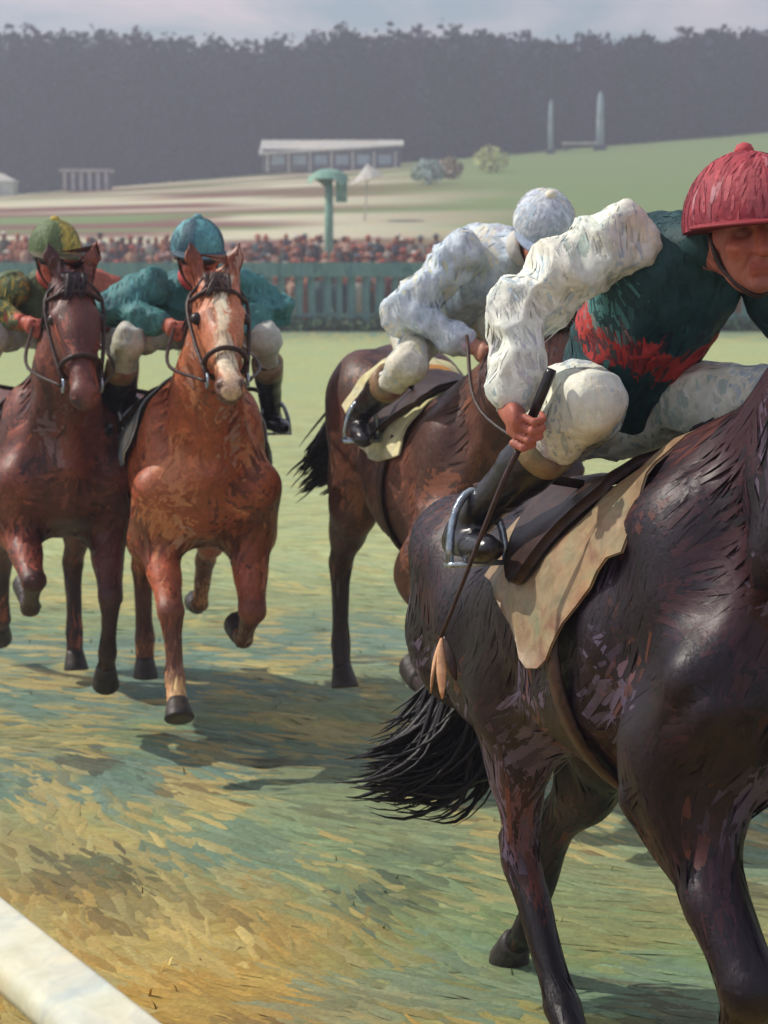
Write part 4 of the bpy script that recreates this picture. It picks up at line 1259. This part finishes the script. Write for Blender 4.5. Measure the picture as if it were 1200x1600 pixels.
def fence():
    Y = 62.0
    root = empty('picket_fence', (0, Y, 0))
    g = random.Random(4)
    meshes = []
    for k in range(6):
        b = MB(); wdt = [.30, .24, .34, .2, .28, .26][k]
        hgt = 1.72 + .1 * (k % 3)
        b.box((0, 0, hgt / 2), (wdt, .05, hgt)); o = b.build('picket', M['fence'], root, smooth=False)
        meshes.append(o.data); bpy.data.objects.remove(o)
    x = -15.0
    while x < 15:
        o = bpy.data.objects.new('picket', g.choice(meshes)); COL.objects.link(o); o.parent = root
        o.location = (x, g.uniform(-.02, .02), 0); o.rotation_euler = (0, g.uniform(-.015, .015), 0)
        x += g.uniform(.36, .56)
    b = MB(); b.box((0, -.08, 1.95), (30.4, .10, .46)); b.build('top_board', M['fence'], root, smooth=False)
    b = MB(); b.box((0, .07, .5), (30.4, .06, .12)); b.build('back_rail', M['fence'], root, smooth=False)
    tag(root, 'long teal picket fence with broad top board across the far side of the course', 'fence')
    # low clipped hedge at its foot
    v, f, c = leaf_mass(lambda g_, n: np.stack([g_.uniform(-15, 15, n), Y - .55 + g_.normal(0, .22, n), np.abs(g_.normal(.12, .14, n))], -1), 5000, .11, lin(84, 108, 84), 9)
    h = new_mesh('hedge', v, f, M['leaf'], None, False, c)
    tag(h, 'low dark green hedge along the foot of the teal fence', 'hedge')

def leaf_mass(sampler, n, size, colour, seed, jit=.3):
    g = np.random.default_rng(seed)
    p = sampler(g, n)
    a = unit(g.normal(0, 1, (n, 3))); b = unit(np.cross(a, g.normal(0, 1, (n, 3))))
    s = size * g.uniform(.5, 1.5, n)[:, None]
    vv = np.stack([p - a * s, p - b * s * .6, p + a * s, p + b * s * .6], 1).reshape(-1, 3)
    ff = np.arange(n * 4).reshape(n, 4)
    c = np.asarray(colour) * np.exp(g.normal(0, jit, n))[:, None]
    return vv, ff, np.repeat(c, 4, 0)
fence()

def crowd():
    """spectators behind the fence, a far mass of small standing figures"""
    g = np.random.default_rng(12)
    b = MB()
    pal = [lin(172, 112, 98), lin(184, 128, 108), lin(150, 104, 98), lin(190, 156, 138), lin(96, 98, 110), lin(128, 122, 120), lin(196, 186, 174), lin(160, 116, 110), lin(88, 104, 108)]
    for i in range(640):
        y = g.choice([64.2, 65.4, 66.8, 69, 72, 75]) + g.normal(0, .3); x = g.uniform(-15, 15)
        z = tz(x, y); hh = g.uniform(1.55, 1.85)
        c = pal[g.integers(len(pal))] * g.uniform(.7, 1.15); skin = lin(190, 128, 106) * g.uniform(.7, 1.1)
        b.tube([(x, y, z), (x, y, z + hh * .45), (x, y, z + hh * .68), (x, y, z + hh * .82), (x, y, z + hh * .86)], [.15, .19, .22, .21, .08], n=7, col=c)
        b.tube([(x, y, z + hh * .85), (x, y, z + hh * .89), (x, y, z + hh * .95), (x, y, z + hh)], [.06, .10, .10, .04], n=6, col=skin)
        if g.random() < .6:
            hc_ = [lin(214, 206, 196), lin(176, 96, 88), lin(96, 110, 120), lin(190, 150, 140), lin(70, 64, 70)][g.integers(5)]
            b.tube([(x, y, z + hh * .955), (x, y, z + hh * .965), (x, y, z + hh * .97), (x, y, z + hh * 1.02)], [.20, .20, .11, .08], n=7, col=hc_)
        for sg in (-1, 1):
            b.tube([(x + sg * .22, y, z + hh * .80), (x + sg * .28, y - .03, z + hh * .62), (x + sg * .18, y - .2, z + hh * (.5 + .2 * g.random()))], [.07, .06, .04], n=5, col=c * .9)
    ob = b.build('crowd', M['crowd'], None, usecol=True)
    tag(ob, 'far crowd of spectators in reds and browns behind the teal fence', 'crowd', kind='stuff')
crowd()

def far_things():
    # mint green sign post with a drooping, umbrella-like head
    y = 70.0; x = (515 - 600) / 3000 * y; z0 = tz(x, y)
    r = empty('sign_post', (x, y, z0))
    b = MB(); b.tube([(0, 0, 0), (0, 0, 2.4), (0, 0, 4.3 - z0 * 0)], [.17, .16, .15], n=8); b.build('post', M['mint'], r)
    b = MB()
    zt = 4.35
    vs, fs = [], []
    for i in range(5):
        th = i / 4 * 1.25
        for k in range(14):
            ph = 2 * math.pi * k / 14
            rr = .78 * math.sin(th) / math.sin(1.25); vs.append((rr * math.cos(ph), rr * .8 * math.sin(ph), zt + .55 * math.cos(th) - .2 - (.25 if i == 4 and k % 4 == 0 else 0)))
    for i in range(4):
        for k in range(14):
            fs.append([i * 14 + k, (i + 1) * 14 + k, (i + 1) * 14 + (k + 1) % 14, i * 14 + (k + 1) % 14])
    fs.append([4 * 14 + k for k in range(14)])
    b.add(vs, fs); b.build('canopy', M['mint'], r)
    b = MB(); b.box((.45, -.1, zt - .45), (.42, .12, .8)); b.build('board', M['mint'], r, smooth=False)
    tag(r, 'mint green post with drooping rounded top rising behind the fence', 'post')
    # long white marquee roof before the wood
    y = 185.0; xm = (520 - 600) / 3000 * y; z0 = tz(xm, y)
    r = empty('grandstand', (xm, y, z0))
    b = MB(); b.box((0, 0, 1.0), (13, 4, 2.0)); b.build('wall', M['slate'], r, smooth=False)
    b = MB(); b.add([(-6.8, -2.6, 1.6), (6.8, -2.6, 2.4), (6.8, 2.6, 3.1), (-6.8, 2.6, 3.1), (-6.8, -2.6, 1.4), (6.8, -2.6, 2.2), (6.8, 2.6, 2.9), (-6.8, 2.6, 2.9)],
                    [[0, 1, 2, 3], [7, 6, 5, 4], [0, 4, 5, 1], [1, 5, 6, 2], [2, 6, 7, 3], [3, 7, 4, 0]]); b.build('roof', M['white'], r, smooth=False)
    for k in range(7):
        b = MB(); b.box((-6 + 2 * k, -2.3, .8), (.18, .18, 1.9)); b.build('post', M['white'], r, smooth=False)
    for k in range(6):
        b = MB(); b.box((-5 + 2 * k, -2.03, 1.0), (1.2, .06, .9)); b.build('window', M['paleblue'], r, smooth=False)
    tag(r, 'long low grandstand with white sloping roof at the edge of the dark wood', 'building')
    # small pavilion with dark bays, far left
    y = 165.0; xm = (143 - 600) / 3000 * y; z0 = tz(xm, y)
    r = empty('pavilion', (xm, y, z0))
    b = MB(); b.box((0, 0, .75), (3.9, 2, 1.5)); b.build('wall', M['slate'], r, smooth=False)
    b = MB(); b.box((0, 0, 1.66), (4.3, 2.6, .22)); b.build('roof', M['white'], r, smooth=False)
    for k in range(6):
        b = MB(); b.box((-1.75 + .7 * k, -1.12, .77), (.26, .16, 1.5)); b.build('pillar', M['white'], r, smooth=False)
    tag(r, 'small white pillared pavilion below the wood at the left', 'building')
    y = 165.0; xm = (8 - 600) / 3000 * y; z0 = tz(xm, y)
    r = empty('tent', (xm, y, z0))
    b = MB(); b.box((0, 0, .6), (2.6, 2, 1.2)); b.build('wall', M['white'], r, smooth=False)
    b = MB(); b.box((0, 0, 1.55), (3, 2.4, .7), taper=.15); b.build('roof', M['white'], r, smooth=False)
    tag(r, 'white tent with peaked roof at the far left edge', 'tent')
    # two tall pale posts with a bench-like step between
    y = 190.0
    for px, hgt, lab in ((856, 5.2, 'slim pale blue post before the dark wood, left of the pair'), (932, 5.6, 'pale blue post before the dark wood, right and thicker of the pair')):
        x = (px - 600) / 3000 * y; z0 = tz(x, y)
        r = empty('marker_post', (x, y, z0))
        b = MB(); wd = .26 if px < 900 else .40
        b.tube([(0, 0, -.3), (0, 0, hgt * .5), (0, 0, hgt * .9), (.02, 0, hgt)], [wd, wd * .9, wd * .7, wd * .2], n=10); b.build('shaft', M['paleblue'], r)
        b = MB(); b.box((0, 0, .15), (wd * 3, wd * 3, .5)); b.build('plinth', M['slate'], r, smooth=False)
        tag(r, lab, 'post')
    x = (900 - 600) / 3000 * y; z0 = tz(x, y)
    r = empty('trackside_bench', (x, y - 1, z0))
    b = MB(); b.box((0, 0, .75), (3.4, .7, .22)); b.build('seat', M['white'], r, smooth=False)
    for k in (-1, 1):
        b = MB(); b.box((k * 1.4, 0, .32), (.2, .5, .64)); b.build('leg', M['slate'], r, smooth=False)
    tag(r, 'low white bench between the two pale blue posts', 'bench')
    # pale shrubs and a cream parasol on the slope
    for (px, py_, yy, sz, c, lab) in ((765, 232, 150, 1.4, lin(206, 210, 160), 'pale lemon shrub at the edge of the green slope'), (668, 262, 130, 1.2, lin(176, 192, 192), 'pale blue-white shrub on the slope below the wood'),
                                      (700, 240, 140, 1.1, lin(176, 160, 146), 'dusty pink shrub on the slope between the pale ones')):
        x = (px - 600) / 3000 * yy; z0 = tz(x, yy)
        r = empty('shrub', (x, yy, z0))
        v, f, cc = leaf_mass(lambda g_, n: unit(g_.normal(0, 1, (n, 3))) * (sz * g_.random((n, 1)) ** .4) * np.array([1, .8, .75]) + np.array([0, 0, sz * .7]), 420, .16, c, int(px))
        new_mesh('crown', v, f, M['leaf'], r, False, cc)
        b = MB(); b.tube([(0, 0, -.2), (0, 0, sz * .8)], [.09, .05], n=6); b.build('stem', M['bark'], r)
        tag(r, lab, 'shrub', 'pale shrubs on the slope')
    y = 100.0; x = (570 - 600) / 3000 * y; z0 = tz(x, y)
    r = empty('parasol', (x, y, z0))
    b = MB(); b.tube([(0, 0, 0), (.15, 0, 2.2)], .05, n=6); b.build('pole', M['white'], r)
    b = MB()
    vs = [(.15, 0, 2.9)] + [(.15 + .85 * math.cos(2 * math.pi * k / 10), .85 * math.sin(2 * math.pi * k / 10), 2.05 + .25 * math.cos(2 * math.pi * k / 10)) for k in range(10)]
    b.add(vs, [[0, 1 + k, 1 + (k + 1) % 10] for k in range(10)] + [[10 - k for k in range(10)]]); b.build('canopy', M['white'], r, smooth=False)
    tag(r, 'tilted cream parasol on the slope above the mint green post', 'parasol')
far_things()

def wood():
    """one far belt of trees, crowns run together"""
    g = np.random.default_rng(21)
    Vv, Ff, Cc, off = [], [], [], 0
    tb = MB()
    x = -75.0
    rows = []
    for row, (y0, hs) in enumerate(((204, 8.5), (210, 10.5), (217, 12.0), (219, 12.4))):
        x = -85 + row * 1.5
        while x < 85:
            rows.append((x + g.normal(0, .6), y0 + g.normal(0, 1.5), hs * g.uniform(.93, 1.05)))
            x += g.uniform(3.0, 4.2)
    for (x, y, hh) in rows:
        z0 = tz(x, y)
        hh = (26.6 + .6 * math.sin(x * .17 + 1) - z0) * (.8 + .2 * hh / 12.0)
        n = 1900
        p = unit(g.normal(0, 1, (n, 3))) * (g.random((n, 1)) ** .42)
        lob = 1 + .16 * (fbm(p * 2.2 + x, 5, 2)[:, None] - .5) * 2
        p = p * lob * np.array([3.4, 2.6, hh * .56]) + np.array([x, y, z0 + hh * .46])
        k = p[:, 2] > z0 - .2
        p = p[k]; n = len(p)
        a = unit(g.normal(0, 1, (n, 3))); b = unit(np.cross(a, g.normal(0, 1, (n, 3))))
        s = (.36 * g.uniform(.6, 1.4, n))[:, None]
        vv = np.stack([p - a * s, p - b * s * .7, p + a * s, p + b * s * .7], 1).reshape(-1, 3)
        base = [lin(50, 58, 80), lin(58, 56, 82), lin(48, 58, 72)][g.integers(3)]
        c = base * np.exp(g.normal(0, .2, n))[:, None]
        Vv.append(vv); Ff.append(np.arange(n * 4).reshape(n, 4) + off); Cc.append(np.repeat(c, 4, 0)); off += n * 4
        tb.tube([(x, y, z0 - .3), (x + .1, y, z0 + hh * .3), (x, y, z0 + hh * .75)], [.28, .2, .07], n=6)
    o = off
    vv = np.array(tb.v); ff = [[i + o for i in f] for f in tb.f]
    V_ = np.vstack(Vv + [vv]); C_ = np.vstack(Cc + [np.broadcast_to(lin(58, 52, 56), vv.shape)])
    ob = new_mesh('wood', V_, np.vstack(Ff).tolist() + ff, M['leaf'], None, False, C_)
    tag(ob, 'dark belt of woodland running across the skyline', 'wood', kind='stuff')
wood()

# ------------------------------------------------------------------ air
def haze():
    b = MB(); b.box((0, 110, 24), (400, 330, 56))
    m = bpy.data.materials.new('haze'); m.use_nodes = True
    t = m.node_tree; t.nodes.clear()
    o = t.nodes.new('ShaderNodeOutputMaterial'); v = t.nodes.new('ShaderNodeVolumePrincipled')
    v.inputs['Color'].default_value = (.82, .87, 1.0, 1); v.inputs['Density'].default_value = .0025; v.inputs['Anisotropy'].default_value = .2
    t.links.new(v.outputs[0], o.inputs['Volume'])
    ob = b.build('haze', m, None, smooth=False)
    tag(ob, 'pale lilac haze in the air over the course', 'haze', kind='stuff')
haze()
